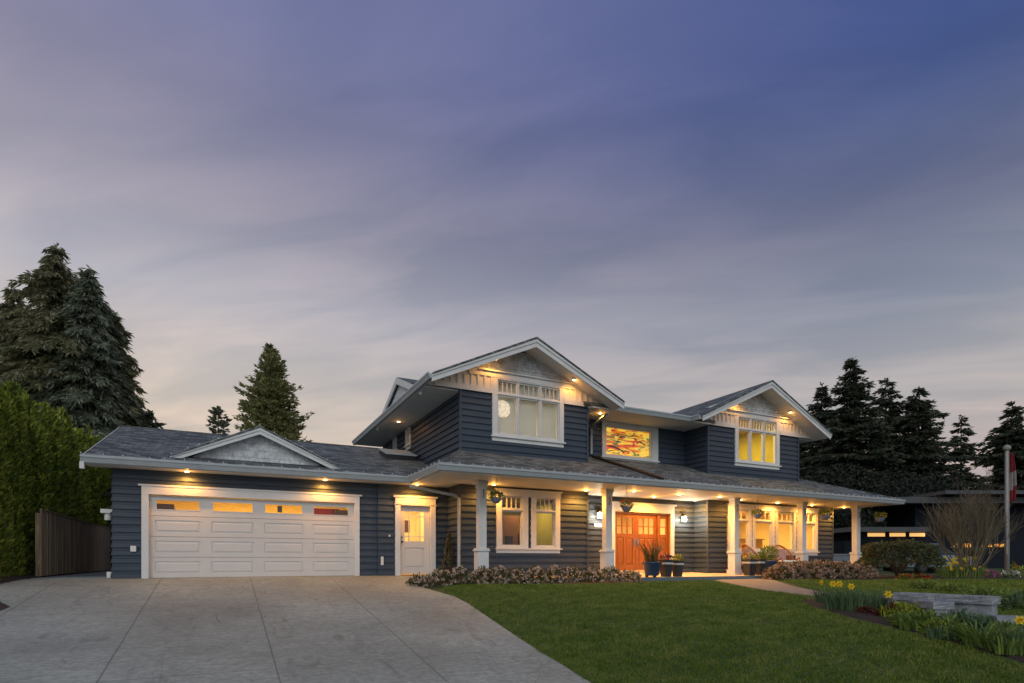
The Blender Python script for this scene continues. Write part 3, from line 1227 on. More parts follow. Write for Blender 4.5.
# ---- entry doors
tr = MB()
tr.lbox(We, 12.28, 12.42, -.12, .085, -.05, 2.18)
tr.lbox(We, 14.99, 15.15, -.12, .085, -.05, 2.18)
tr.lbox(We, 12.28, 15.15, -.12, .088, 2.18, 2.46)
tr.lbox(We, 12.20, 15.23, .0, .12, 2.46, 2.52)
tr.build("door_trim", M["white"], HOUSE)
jm = MB()
jm.lbox(We, 12.42, 12.46, -.11, .02, .0, 2.18)
jm.lbox(We, 14.41, 14.50, -.11, .02, .0, 2.18)
jm.lbox(We, 14.94, 14.99, -.11, .02, .0, 2.18)
jm.lbox(We, 12.46, 14.94, -.11, .02, 2.12, 2.18)
jm.build("door_frame", M["fir"], HOUSE)
th = MB()
th.lbox(We, 12.42, 14.99, -.12, .12, -.03, .075)
th.build("threshold", M["porchfloor"], HOUSE)
for u0, u1, hx, sl_ in ((12.465, 13.43, 13.35, 0), (13.438, 14.405, 13.52, 0), (14.505, 14.935, None, 1)):
    e = .13 if not sl_ else .085
    a0, a1 = u0 + e, u1 - e
    mid = (a0 + a1) / 2
    pans = [(a0, mid - .055, .28, 1.25), (mid + .055, a1, .28, 1.25)] if not sl_ else [(a0, a1, .28, 1.25)]
    D = panel_door(We, u0, u1, .08, 2.115, (a0, a1, 1.40, 1.99), pans, M["fir"]).build("sidelight" if sl_ else "front_door", M["fir"], HOUSE)
    mu = MB()
    nv = 0 if sl_ else 2
    for k in range(1, nv + 1):
        x = a0 + (a1 - a0) * k / (nv + 1)
        mu.lbox(We, x - .015, x + .015, -.09, -.046, 1.40, 1.99)
    mu.lbox(We, a0, a1, -.09, -.047, 1.66, 1.69)
    mu.build("glazing_bar", M["fir"], D)
    g_ = MB()
    g_.poly([We(a0, -.07, 1.40), We(a1, -.07, 1.40), We(a1, -.07, 1.99), We(a0, -.07, 1.99)])
    g_.build("pane", M["glass"], D)
    if hx:
        hd = MB()
        hd.lbox(We, hx - .022, hx + .022, -.05, -.035, .95, 1.25)
        hd.tube([We(hx, -.04, 1.02), We(hx, .02, 1.04), We(hx, .02, 1.18), We(hx, -.04, 1.2)], .012, 8)
        hd.build("handle", M["steel"], D)
rm = room(11.2, 16.0, 16.76, 20.5, .05, 2.6, M["cream"])
lamp("entry_lamp", "AREA", (13.6, 18.2, 2.5), 300, (1.0, .60, .20), rm, 1.2)

# lanterns beside the entry and the number plaque
for x in (11.72, 15.60):
    m_l = MB()
    m_l.lbox(We, x - .05, x + .05, .036, .06, 1.98, 2.20)
    m_l.lbox(We, x - .075, x + .075, .05, .20, 2.10, 2.14)
    m_l.lbox(We, x - .04, x + .04, .06, .16, 2.14, 2.19)
    L_ = m_l.build("wall_lantern", M["bronze"], HOUSE)
    s = MB()
    s.lbox(We, x - .06, x + .06, .065, .185, 1.90, 2.10)
    s.build("lantern_glass", M["lanternglass"], L_)
    lamp("lantern_lamp", "POINT", We(x, .30, 1.95), 45, (1.0, .86, .62), L_, .06)
pl = MB()
for k in range(3):
    pl.lbox(We, 11.56 + k * .105, 11.655 + k * .105, .036, .05, 1.60, 1.72)
PL = pl.build("number_plaque", M["whiteplastic"], HOUSE)
fd = bpy.data.curves.new("house_number", "FONT")
fd.body = "2 3 3"
fd.size = .115
fd.extrude = .002
fo = bpy.data.objects.new("house_number", fd)
fd.materials.append(M["black"])
fo.location = (11.575, 16.6 - .054, 1.62)
fo.rotation_euler = (R(90), 0, 0)
COL.objects.link(fo)
bpy.context.view_layer.update()
me_ = bpy.data.meshes.new_from_object(fo.evaluated_get(bpy.context.evaluated_depsgraph_get()))
mw_ = fo.matrix_basis.copy()
bpy.data.objects.remove(fo)
fo = bpy.data.objects.new("house_number", me_)
fo.matrix_basis = mw_
link(fo, PL)

# ---- upper walls
ul_glass = [(7.54, 8.15), (8.27, 8.94), (9.07, 9.66)]
UL = (7.32, 9.86)
siding(Wf, 6.32, 10.76, 3.3, 5.52, [(UL[0], UL[1], 4.24, 5.62)]).build("upper_wall", M["siding"], HOUSE)
Ws = leftside(6.32)
side_win = [(20.85, 21.45), (22.75, 23.25)]
siding(Ws, 15.9, 25.0, 2.9, 5.5, [(a, b, 4.78, 5.42) for a, b in side_win]).build("upper_wall", M["siding"], HOUSE)
siding(rightside(10.76), 15.9, 17.1, 3.5, 5.5).build("upper_wall", M["siding"], HOUSE)
Wm = front(17.1)
siding(Wm, 10.76, 16.22, 3.9, 5.52, [(12.24, 14.82, 4.20, 5.50)]).build("upper_wall", M["siding"], HOUSE)
siding(leftside(16.22), 15.9, 17.1, 3.5, 5.5).build("upper_wall", M["siding"], HOUSE)
ur_glass = [(17.80, 18.38), (18.50, 19.14), (19.26, 19.84)]
UR = (17.58, 20.06)
siding(Wf, 16.22, 21.2, 3.5, 5.52, [(UR[0], UR[1], 4.24, 5.62)]).build("upper_wall", M["siding"], HOUSE)
siding(rightside(21.2), 15.9, 25.0, 3.5, 5.5).build("upper_wall", M["siding"], HOUSE)
corner_boards(((6.32, 15.9), (10.76, 15.9), (16.22, 15.9), (21.2, 15.9)), 3.3, 5.5)


def gable_front(xl, xr, xm, zp, pitch, win, ylab):
    """white board-and-batten band, trim boards and a shaked triangle"""
    W = front(15.9)
    zr = lambda x: zp - .16 - pitch * abs(x - xm)     # underside of the roof at this wall
    for a0, a1 in ((xl - 1.0, win[0]), (win[1], xr + .85)):
        xs_ = [a0 + (a1 - a0) * k / 12 for k in range(13)]
        bt = MB()
        for xa, xb in zip(xs_[:-1], xs_[1:]):
            ta, tb = min(6.12, zr(xa) + .1), min(6.12, zr(xb) + .1)
            if max(ta, tb) > 5.52:
                bt.hexa([W(xa, -.06, 5.50), W(xb, -.06, 5.50), W(xb, .05, 5.50), W(xa, .05, 5.50),
                         W(xa, -.06, max(ta, 5.51)), W(xb, -.06, max(tb, 5.51)), W(xb, .05, max(tb, 5.51)), W(xa, .05, max(ta, 5.51))])
        o = bt.build("batten_band", M["white"], HOUSE)
        n_ = max(2, int((a1 - a0) / .21))
        for k in range(n_ + 1):
            x = a0 + .03 + (a1 - a0 - .06) * k / n_
            zt_ = min(6.0, zr(x) + .05)
            if zt_ > 5.75:
                nb = MB()
                nb.lbox(W, x - .028, x + .028, .05, .075, 5.66, zt_)
                nb.build("batten", M["white"], o)
        t_ = MB()
        q0, q1 = max(a0, xm - (zp - .16 - 5.60) / pitch), min(a1, xm + (zp - .16 - 5.60) / pitch)
        t_.lbox(W, q0, q1, .0, .09, 5.50, 5.66)
        t_.build("trim_band", M["white"], HOUSE)
    t_ = MB()
    t_.lbox(W, max(xl, xm - (zp - .16 - 6.1) / pitch), min(xr, xm + (zp - .16 - 6.1) / pitch), .0, .085, 6.0, 6.16)
    t_.lbox(W, max(xl, win[0] - .45), min(xr, win[1] + .45), .0, .14, 6.16, 6.20)
    t_.build("trim_band", M["white"], HOUSE)
    s = MB()
    k = 0
    z = 6.16
    while z < zp - .3:
        z2 = min(z + .19, zp - .2)
        hw0 = (zp - .16 - z) / pitch + .35
        hw1 = (zp - .16 - z2) / pitch + .35
        a0, a1 = max(xl, xm - hw0), min(xr, xm + hw0)
        b0, b1 = max(xl, xm - hw1), min(xr, xm + hw1)
        s.poly([W(a0, .035, z), W(a1, .035, z), W(b1, .014, z2), W(b0, .014, z2)])
        s.poly([W(a0, .035, z), W(a1, .035, z), W(a1, .0, z), W(a0, .0, z)])
        z = z2
    s.build("gable_shakes", M["gable"], HOUSE)
    bk = MB()
    bk.slab([(xl, 15.91, 5.6), (xr, 15.91, 5.6), (xr, 15.91, zr(xr)), (xm, 15.91, zp - .2), (xl, 15.91, zr(xl))], (0, .1, 0))
    # opening for the window stays clear: build as two side pieces and a top
    bk = MB()
    bk.slab([(xl, 15.91, 6.16), (xr, 15.91, 6.16), (xr, 15.91, max(6.17, zr(xr))), (xm, 15.91, zp - .2), (xl, 15.91, max(6.17, zr(xl)))], (0, .1, 0))
    bk.build("gable_wall", M["white"], HOUSE)


gable_front(6.32, 10.76, 8.44, 7.15, .47, UL, 0)
gable_front(16.22, 21.2, 18.7, 7.30, .48, UR, 1)


def triple(W, u, gl_):
    spec = []
    for a, b in gl_:
        spec += [(a, b, 4.34, 5.46, 0, 0), (a, b, 5.60, 5.92, 3, 0)]
    return window(W, u[0], u[1], 4.24, 6.0, spec, head=False)


f_ul = triple(Wf, UL, ul_glass)
f_ur = triple(Wf, UR, ur_glass)
rm = room(6.6, 10.5, 16.03, 19.5, 3.9, 6.1, M["cream"])
lamp("bedroom_lamp", "AREA", (8.6, 18.6, 6.0), 120, (1.0, .95, .80), rm, 1.0)
m, t, b = material("pale_roller_blind")
b.inputs["Base Color"].default_value = (.58, .60, .56, 1)
b.inputs["Roughness"].default_value = .9
trn = tn(t, "ShaderNodeBsdfTranslucent")
trn.inputs[0].default_value = (.70, .70, .62, 1)
mx = tn(t, "ShaderNodeMixShader")
mx.inputs[0].default_value = .45
t.links.new(b.outputs[0], mx.inputs[1])
t.links.new(trn.outputs[0], mx.inputs[2])
t.links.new(mx.outputs[0], [n for n in t.nodes if n.type == "OUTPUT_MATERIAL"][0].inputs[0])
bl = MB()
for a, b in ul_glass:
    bl.lbox(Wf, a - .04, b + .04, -.16, -.155, 4.26, 5.98)
bl.build("roller_blind", m, f_ul)
# round paper lantern with a cut pattern, between glass and blind
m, t, b = material("lit_cut_paper")
vo = tn(t, "ShaderNodeTexVoronoi")
vo.feature = "DISTANCE_TO_EDGE"
vo.inputs["Scale"].default_value = 7
co = tn(t, "ShaderNodeTexCoord")
t.links.new(co.outputs["Object"], vo.inputs["Vector"])
c = ramp(t, vo.outputs[0], [(.02, (.42, .36, .28)), (.08, (1.0, .82, .58))])
t.links.new(c, b.inputs["Base Color"])
t.links.new(c, b.inputs["Emission Color"])
b.inputs["Emission Strength"].default_value = .42
pg = MB()
pg.tube([Wf(7.75, -.15, 5.13), Wf(7.75, -.125, 5.13)], [.25, .27], 32)
pg.build("paper_lantern", m, f_ul)

rm = room(16.6, 20.9, 16.03, 19.5, 3.9, 6.1, M["olive"])
lamp("study_lamp", "AREA", (18.8, 17.6, 6.02), 190, (1.0, .66, .10), rm, 1.2)
st = MB()
st.box(19.6, 20.05, 18.2, 18.6, 3.9, 5.3)
st.build("tall_bookcase", M["darkwood"], rm)
st = MB()
st.box(17.5, 20.2, 16.5, 16.9, 3.9, 4.40)
st.lathe(18.75, 16.6, [(.05, 4.40), (.11, 4.44), (.03, 4.52)], 12)
st.build("window_desk", M["darkwood"], rm)

# middle window with a lit painted panel
f_m = window(Wm, 12.24, 14.82, 4.20, 5.50, [(12.44, 14.48, 4.30, 5.28, 0, 0)], head=False)
m, t, b = material("backlit_painted_panel")
f = noise(t, 1.1, 5, .55, (.55, 1, 2.6), dist=1.6)
f2 = noise(t, 1.5, 4, .55, (.9, 1, 3.0), dist=.9)
c = ramp(t, f, [(.36, (.85, .42, .02)), (.46, (.90, .60, .08)), (.54, (.88, .50, .04)), (.60, (.80, .18, .015)), (.66, (.50, .03, .012))])
c = mixc(t, ramp(t, f2, [(.52, (0, 0, 0)), (.55, (1, 1, 1))]), c, (.16, .19, .05))
c = mixc(t, ramp(t, f2, [(.61, (0, 0, 0)), (.63, (1, 1, 1))]), c, (.75, .13, .012))
c = mixc(t, ramp(t, f2, [(.38, (1, 1, 1)), (.41, (0, 0, 0))]), c, (.55, .04, .015))
c = mixc(t, ramp(t, f2, [(.33, (1, 1, 1)), (.35, (0, 0, 0))]), c, (.03, .04, .02))
t.links.new(c, b.inputs["Base Color"])
t.links.new(c, b.inputs["Emission Color"])
b.inputs["Emission Strength"].default_value = .75
ar = MB()
ar.lbox(Wm, 12.40, 14.52, -.09, -.06, 4.26, 5.32)
AR = ar.build("painted_glass_panel", m, f_m)
m2, t, b = material("black_paint_stroke")
b.inputs["Base Color"].default_value = (.012, .018, .014, 1)
g_r = random.Random(4)
extra = []
for k in range(20):
    xa_, za_ = g_r.uniform(12.5, 14.1), g_r.uniform(4.4, 5.15)
    extra.append(([(xa_, za_), (xa_ + .1, za_ + .02), (xa_ + g_r.uniform(.15, .3), za_ + g_r.uniform(-.05, .03))], g_r.uniform(.012, .034)))
stx = MB()
for pts, w in (([(12.60, 4.62), (12.85, 4.60), (13.10, 4.53), (13.30, 4.44)], .06), ([(12.95, 5.03), (13.15, 5.02), (13.36, 5.01)], .035),
               ([(13.75, 4.40), (14.0, 4.42), (14.02, 4.62)], .022), ([(12.55, 4.92), (12.68, 4.96), (12.8, 4.95)], .022),
               ([(14.05, 4.86), (14.25, 4.82), (14.33, 4.78)], .03), ([(12.50, 5.06), (12.9, 5.03), (13.4, 4.98), (13.9, 5.0), (14.3, 4.92)], .014), *extra):
    for (xa, za), (xb, zb) in zip(pts[:-1], pts[1:]):
        stx.poly([Wm(xa, -.057, za - w / 2), Wm(xb, -.057, zb - w / 2), Wm(xb, -.057, zb + w / 2), Wm(xa, -.057, za + w / 2)])
stx.build("brush_stroke", m2, f_m)

# side windows under the long left eave
for k, (a, b) in enumerate(side_win):
    window(Ws, a, b, 4.78, 5.42, [(a + .12, b - .12, 4.88, 5.34, 0, 0)], head=False)
rm = room(6.47, 8.0, 20.3, 23.9, 4.0, 5.6, M["cream"])
lamp("bathroom_lamp", "AREA", (7.3, 20.9, 5.5), 110, (1.0, .62, .12), rm, .5)

# ---- roofs
def roof(name, polys, th=.12, label=None):
    r = MB()
    for p in polys:
        r.slab(p, (0, 0, -th))
    return r.build(name, M["roof"], HOUSE)


ez = 2.90
gsl = .325
gzf = lambda y: ez + gsl * (y - 16.4)
roof("garage_roof", [[(-2.88, 16.4, ez), (6.5, 16.4, ez), (6.5, 21.9, gzf(21.9)), (-2.88, 21.9, gzf(21.9))],
                     [(-2.88, 27.4, ez), (6.5, 27.4, ez), (6.5, 21.9, gzf(21.9)), (-2.88, 21.9, gzf(21.9))]])
psl = .37
pz = lambda y: ez + psl * (y - 13.75)
px_ = lambda x: ez + psl * (24.6 - x)
lz = lambda x: ez + (pz(15.9) - ez) * (x - 4.95) / 1.37
roof("porch_roof", [
    [(4.95, 13.75, ez), (10.76, 13.75, ez), (10.76, 15.93, pz(15.93)), (6.32 + .01, 15.93, pz(15.93))],
    [(10.76, 13.75, ez), (16.22, 13.75, ez), (16.22, 17.2, pz(17.2)), (10.76, 17.2, pz(17.2))],
    [(16.22, 13.75, ez), (24.6, 13.75, ez), (22.42, 15.93, pz(15.93)), (16.22, 15.93, pz(15.93))],
    [(21.2, 15.93, pz(15.93)), (22.42, 15.93, pz(15.93)), (21.2, 17.15, pz(17.15))],
    [(24.6, 13.75, ez), (24.6, 26, ez), (21.1, 26, px_(21.1)), (21.1, 17.25, px_(21.1))],
    [(4.95, 13.75, ez), (6.33, 15.93, lz(6.33)), (6.33, 18.8, lz(6.33)), (4.95, 18.8, ez)],
])
# hip and valley caps
for pa_, pb_ in (((4.95, 13.75, ez), (6.33, 15.93, lz(6.33))), ((24.6, 13.75, ez), (21.2, 17.15, px_(21.2))), ((-2.86, 21.9, gzf(21.9)), (6.3, 21.9, gzf(21.9)))):
    hp = MB()
    hp.tube([pa_, pb_], .045, 6)
    hp.build("ridge_cap", M["roof"], HOUSE)


def gable_roof(xm, zp, hw, pitch, yf, yb):
    ze_ = zp - pitch * hw
    r = roof("gable_roof", [[(xm, yf - .10, zp), (xm - hw, yf - .10, ze_), (xm - hw, yb, ze_), (xm, yb, zp)],
                            [(xm, yf - .10, zp), (xm + hw, yf - .10, ze_), (xm + hw, yb, ze_), (xm, yb, zp)]], .05)
    b = MB()    # white barge boards with a second board behind
    for s in (-1, 1):
        for (n0, n1, t0, t1) in ((-.045, .0, .055, .27), (-.075, -.046, .055, .13)):
            pts = [(xm, yf, zp - t0), (xm + s * (hw + .02), yf, ze_ - t0 - .01), (xm + s * (hw + .02), yf, ze_ - t1 + .02), (xm, yf, zp - t1 - .02)]
            b.slab([(x, y + n0, z) for x, y, z in pts], (0, n1 - n0, 0))
    b.build("barge_board", M["white"], HOUSE)
    s_ = MB()   # boarded underside of the overhang
    for s in (-1, 1):
        s_.slab([(xm, yf + .001, zp - .125), (xm + s * hw, yf + .001, ze_ - .125), (xm + s * hw, 15.93, ze_ - .125), (xm, 15.93, zp - .125)], (0, 0, -.03))
    s_.build("sloped_soffit", M["soffit"], HOUSE)
    return ze_


z1 = gable_roof(8.44, 7.15, 3.26, .47, 15.15, 25.5)
z2 = gable_roof(18.70, 7.30, 3.48, .48, 15.15, 24.0)
# middle roof between the gables
roof("middle_roof", [[(10.6, 15.7, 5.64), (16.4, 15.7, 5.64), (16.4, 21.5, 5.64 + .3 * 5.8), (10.6, 21.5, 5.64 + .3 * 5.8)]])
# small cross gable over the left eave
roof("cross_gable_roof", [[(5.28, 19.06, 6.62), (5.28, 16.4, 5.56), (7.6, 16.4, 5.56), (8.3, 19.06, 6.62)],
                          [(5.28, 19.06, 6.62), (5.28, 21.72, 5.56), (7.6, 21.72, 5.56), (8.3, 19.06, 6.62)]], .1)
b = MB()
for s in (-1, 1):
    pts = [(5.28, 19.06, 6.60), (5.28, 19.06 + s * 2.68, 5.52), (5.28, 19.06 + s * 2.68, 5.34), (5.28, 19.06, 6.38)]
    b.slab(pts, (-.045, 0, 0))
b.build("barge_board", M["white"], HOUSE)
b = MB()
b.slab([(5.36, 16.7, 5.52), (5.36, 21.4, 5.52), (5.36, 19.06, 6.47)], (.1, 0, 0))
b.build("cross_gable_shakes", M["gable"], HOUSE)
# decorative gable on the garage roof
dxm, dzp, dhw, dp = .91, 4.05, 2.06, .456
dze = dzp - dp * dhw
roof("dormer_roof", [[(dxm, 16.79, dzp), (dxm - dhw, 16.79, dze), (dxm - dhw, 19.9, dze), (dxm, 19.9, dzp)],
                     [(dxm, 16.79, dzp), (dxm + dhw, 16.79, dze), (dxm + dhw, 19.9, dze), (dxm, 19.9, dzp)]], .045)
b = MB()
for s in (-1, 1):
    for n0, n1, t0, t1 in ((-.045, .0, .05, .20), (-.07, -.046, .05, .10)):
        pts = [(dxm, 16.88, dzp - t0), (dxm + s * (dhw + .02), 16.88, dze - t0), (dxm + s * (dhw + .02), 16.88, dze - t1 + .02), (dxm, 16.88, dzp - t1 - .02)]
        b.slab([(x, y + n0, z) for x, y, z in pts], (0, n1 - n0, 0))
b.build("barge_board", M["white"], HOUSE)
b = MB()
b.slab([(dxm - dhw + .1, 17.12, dze - .15), (dxm + dhw - .1, 17.12, dze - .15), (dxm, 17.12, dzp - .08)], (0, .1, 0))
b.build("dormer_shakes", M["gable"], HOUSE)
b = MB()
for s in (-1, 1):
    b.slab([(dxm, 16.882, dzp - .085), (dxm + s * dhw, 16.882, dze - .085), (dxm + s * dhw, 17.2, dze - .085), (dxm, 17.2, dzp - .085)], (0, 0, -.02))
b.build("sloped_soffit", M["soffit"], HOUSE)

# skylight box on the garage roof
b = MB()
yv = 19.6
b.hexa([(5.05, yv, gzf(yv)), (6.1, yv, gzf(yv)), (6.1, yv + 1.0, gzf(yv + 1)), (5.05, yv + 1.0, gzf(yv + 1)),
        (5.05, yv, gzf(yv) + .16), (6.1, yv, gzf(yv) + .16), (6.1, yv + 1.0, gzf(yv + 1) + .16), (5.05, yv + 1.0, gzf(yv + 1) + .16)])
SK = b.build("skylight", M["black"], HOUSE)
b = MB()
b.hexa([(5.02, yv - .03, gzf(yv) + .155), (6.13, yv - .03, gzf(yv) + .155), (6.13, yv + 1.03, gzf(yv + 1) + .165), (5.02, yv + 1.03, gzf(yv + 1) + .165),
        (5.02, yv - .03, gzf(yv) + .20), (6.13, yv - .03, gzf(yv) + .20), (6.13, yv + 1.03, gzf(yv + 1) + .21), (5.02, yv + 1.03, gzf(yv + 1) + .21)])
b.build("skylight_cap", M["gutter"], SK)
# small roof vents
b = MB()
for x, y, z in ((21.9, 20, px_(21.9)),):
    b.tube([(x, y, z - .05), (x, y, z + .45)], .05, 8)
b.build("vent_pipe", M["gutter"], HOUSE)

# ---- soffits
b = MB()
b.box(-2.86, 4.96, 16.44, 17.02, 2.705, 2.735)
b.build("garage_soffit", M["soffit"], HOUSE)
b = MB()
b.box(4.97, 24.56, 13.79, 15.9, 2.70, 2.73)
b.box(4.97, 6.30, 15.901, 16.96, 2.70, 2.73)
b.box(10.79, 16.20, 15.901, 16.6, 2.70, 2.73)
b.box(23.45, 24.56, 15.901, 26, 2.70, 2.73)
b.build("porch_ceiling", M["soffit"], HOUSE)
b = MB()
b.box(5.20, 6.34, 15.94, 25.4, 5.46, 5.49)
b.build("upper_soffit", M["soffit"], HOUSE)
for q in ((10.78, 16.2, 15.74, 17.12, 5.48, 5.51), (21.2, 22.14, 15.94, 24, 5.46, 5.49)):
    b = MB()
    b.box(*q)
    b.build("upper_soffit", M["soffit"], HOUSE)


# ---- gutters: a moulded profile swept along the eave
def gutter(p0, p1, out, z0, h=.17, w=.13):
    """p0,p1 plan points of the eave edge, out = outward unit vector"""
    mb = MB()
    prof = [(0, 0), (.075, 0), (.085, .03), (w - .02, .10), (w, .12), (w, h), (w - .02, h), (w - .022, .13), (.0, .12)]
    rows = []
    for p in (p0, p1):
        rows.append([(p[0] + out[0] * a, p[1] + out[1] * a, z0 + c_) for a, c_ in prof])
    n = len(mb.v)
    mb.v += rows[0] + rows[1]
    k = len(prof)
    for j in range(k):
        j2 = (j + 1) % k
        mb.f.append((n + j, n + j2, n + k + j2, n + k + j))
        mb.m.append(0)
    mb.f.append(tuple(range(n, n + k)))
    mb.f.append(tuple(reversed(range(n + k, n + 2 * k))))
    mb.m += [0, 0]
    return mb.build("gutter", M["gutter"], HOUSE)


def fascia(x0, x1, y0, y1, z0, z1):
    b = MB()
    b.box(x0, x1, y0, y1, z0, z1)
    b.build("fascia", M["white"], HOUSE)


fascia(-2.88, 4.90, 16.40, 16.438, 2.70, 2.80)
gutter((-2.92, 16.398), (4.93, 16.398), (0, -1), 2.715)
fascia(4.95, 24.6, 13.75, 13.788, 2.69, 2.80)
gutter((4.82, 13.748), (24.73, 13.748), (0, -1), 2.715)
fascia(4.95, 4.968, 13.79, 16.5, 2.69, 2.80)
gutter((4.948, 13.75), (4.948, 16.9), (-1, 0), 2.715)
gutter((24.602, 13.75), (24.602, 26), (1, 0), 2.715)
fascia(5.18, 5.198, 15.2, 25.4, 5.45, 5.54)
gutter((5.178, 15.12), (5.178, 25.5), (-1, 0), 5.46)
gutter((11.72, 15.698), (15.1, 15.698), (0, -1), 5.46)
fascia(10.9, 16.2, 15.70, 15.736, 5.47, 5.54)
gutter((15.21, 15.22), (15.21, 15.69), (-1, 0), 5.46)
gutter((22.19, 15.12), (22.19, 24), (1, 0), 5.45)
# left rake of the garage roof
b = MB()
for yb_ in (16.4, 27.4):
    b.slab([(-2.88, yb_, ez - .02), (-2.88, 21.9, gzf(21.9) - .02), (-2.88, 21.9, gzf(21.9) - .24), (-2.88, yb_, ez - .22)], (-.04, 0, 0))
b.build("barge_board", M["white"], HOUSE)
b = MB()
b.box(-2.925, -2.84, 16.26, 16.39, 2.56, 2.72)
b.build("gutter_return", M["white"], HOUSE)


# ---- downspouts
def spout(pts, mat=M["gutter"]):
    mb = MB()
    mb.tube(pts, .045, 8)
    return mb.build("downspout", mat, HOUSE)


spout([(4.90, 16.32, 2.74), (4.90, 16.32, 2.60), (6.20, 15.98, 2.36), (6.22, 15.80, 2.25), (6.22, 15.80, .06)])
spout([(11.5, 15.64, 5.48), (11.5, 15.66, 5.36), (11.70, 16.98, 5.16), (11.74, 17.0, 5.05), (11.74, 17.0, 4.22)])
spout([(11.72, 16.9, pz(16.9) + .06), (12.20, 13.72, pz(13.72) + .06)], M["bronze"])


# ---- porch columns
def column(x, y, z0):
    mb = MB()
    mb.box(x - .11, x + .11, y - .11, y + .11, .74, 2.70)
    mb.box(x - .15, x + .15, y - .15, y + .15, 2.60, 2.699)
    mb.box(x - .13, x + .13, y - .13, y + .13, 2.50, 2.60)
    for s in (-1, 1):   # raised stiles on the shaft
        mb.box(x + s * .085 - .022, x + s * .085 + .022, y - .118, y + .118, .82, 2.5)
        mb.box(x - .118, x + .118, y + s * .085 - .022, y + s * .085 + .022, .82, 2.5)
    C_ = mb.build("column", M["white"], HOUSE, bevel=.004)
    p = MB()
    p.box(x - .15, x + .15, y - .15, y + .15, z0, .70)
    for s in (-1, 1):
        p.box(x + s * .128 - .03, x + s * .128 + .03, y - .162, y + .162, z0 + .2, .68)
        p.box(x - .162, x + .162, y + s * .128 - .03, y + s * .128 + .03, z0 + .2, .68)
    p.box(x - .19, x + .19, y - .19, y + .19, .70, .745)
    p.box(x - .165, x + .165, y - .165, y + .165, .745, .785)
    p.box(x - .19, x + .19, y - .19, y + .19, z0, z0 + .18)
    p.build("pedestal", M["white"], C_, bevel=.004)
    k = MB()    # dark hook bracket near the top of the front face
    k.tube([(x, y - .12, 2.42), (x, y - .16, 2.44), (x, y - .17, 2.3), (x, y - .12, 2.2)], .014, 6)
    k.build("bracket", M["bronze"], C_)


for x in (6.59, 10.96, 16.61, 20.29, 23.69):
    column(x, 15.0, -.08)

# ---- recessed lights
for px, py in ((187, 474), (325, 482)):
    x = ray(px)[0] / ray(px)[1] * 16.72
    downlight(x, 16.72, 2.705, 75)
downlight(on_plane(417, 486, 16.45)[0], 16.45, 2.70, 110)
for px, Y in ((494, 15.45), (586, 15.40), (634, 14.9), (654, 15.95), (679, 14.95), (695, 16.1), (720, 14.9), (741, 15.3), (777.5, 15.45), (812, 15.45), (844, 15.5)):
    downlight(on_plane(px, 500, Y)[0], Y, 2.70, 165 + 40 * math.sin(px))


def rake_light(x, xm, zp, pitch, e):
    z = zp - .155 - pitch * abs(x - xm)
    downlight(x, 15.52, z - .012, e)


rake_light(7.28, 8.44, 7.15, .47, 28)
rake_light(10.06, 8.44, 7.15, .47, 28)
rake_light(17.56, 18.7, 7.30, .48, 28)
rake_light(20.3, 18.7, 7.30, .48, 28)
downlight(11.55, 16.2, 5.48, 28)
downlight(5.7, 20.4, 5.46, 12)

# ---- small fittings on the walls
b = MB()
b.lbox(W, -2.02, -1.90, .036, .10, .66, .80)
b.build("outlet_box", M["whiteplastic"], HOUSE)
b = MB()
b.lbox(W2, 4.18, 4.25, .036, .10, .30, .55)
b.build("outlet_box", M["whiteplastic"], HOUSE)
b = MB()
b.lbox(W2, 4.42, 4.46, .036, .06, 1.14, 1.2)
b.build("doorbell", M["whiteplastic"], HOUSE)
b = MB()
b.lbox(Wl, 17.3, 17.55, .04, .30, 1.62, 1.72)
b.tube([(-2.55, 17.42, 1.62), (-2.55, 17.42, 1.45)], .08, 12)
b.build("side_wall_lamp", M["whiteplastic"], HOUSE)
b = MB()
b.tube([(-2.47, 17.1, 0.01), (-2.47, 17.1, .16)], .065, 12)
b.build("drain_pipe", M["whiteplastic"], HOUSE)
b = MB()
b.lbox(Wf, 22.72, 22.84, .036, .16, .30, .48)
b.build("hose_tap", M["bronze"], HOUSE)


# ------------------------------------------------------------------ string lights along the eaves
def string_lights(label, paths, step):
    T = thing("string_lights", label, "string lights", paths[0][0], "unlit string lights on the eaves")
    w = MB()
    proto = None
    for pts in paths:
        fine_ = []
        for a, b in zip(pts[:-1], pts[1:]):
            a, b = Vector(a), Vector(b)
            n = max(2, int((b - a).length / step))
            for k in range(n):
                p = a.lerp(b, (k + rnd.uniform(-.2, .2) * (k > 0)) / n)
                fine_.append(p)
                if proto is None:
                    m_ = MB()
                    m_.lathe(0, 0, [(.005, 0), (.010, .01), (.012, .024), (.004, .038)], 6)
                    me_ = m_.build("bulb", M["whiteplastic"], T, local=True)
                    proto = me_
                    q_ = proto
                else:
                    q_ = proto.copy()
                    COL.objects.link(q_)
                q_.location = p - Vector(T.location) + Vector((0, 0, rnd.uniform(-.01, .012)))
                q = a.lerp(b, (k + .5) / n)
                fine_.append(q + Vector((0, 0, -.012 + rnd.uniform(-.02, .012))))
        w.tube(fine_, .004, 4)
    w.build("cable", M["whiteplastic"], T)


string_lights("thin unlit bulb string along the gutter over the wide garage door", [[(-2.9, 16.29, 2.90), (4.85, 16.29, 2.90)]], .42)
string_lights("thin unlit bulb string along the little gable on the garage roof", [[(dxm - dhw, 16.84, dze + .02), (dxm, 16.84, dzp + .02), (dxm + dhw, 16.84, dze + .02)]], .33)
string_lights("unlit bulb string along the long porch gutter above the columns", [[(4.84, 16.3, 2.90), (4.84, 13.64, 2.90), (24.7, 13.64, 2.90)]], .30)


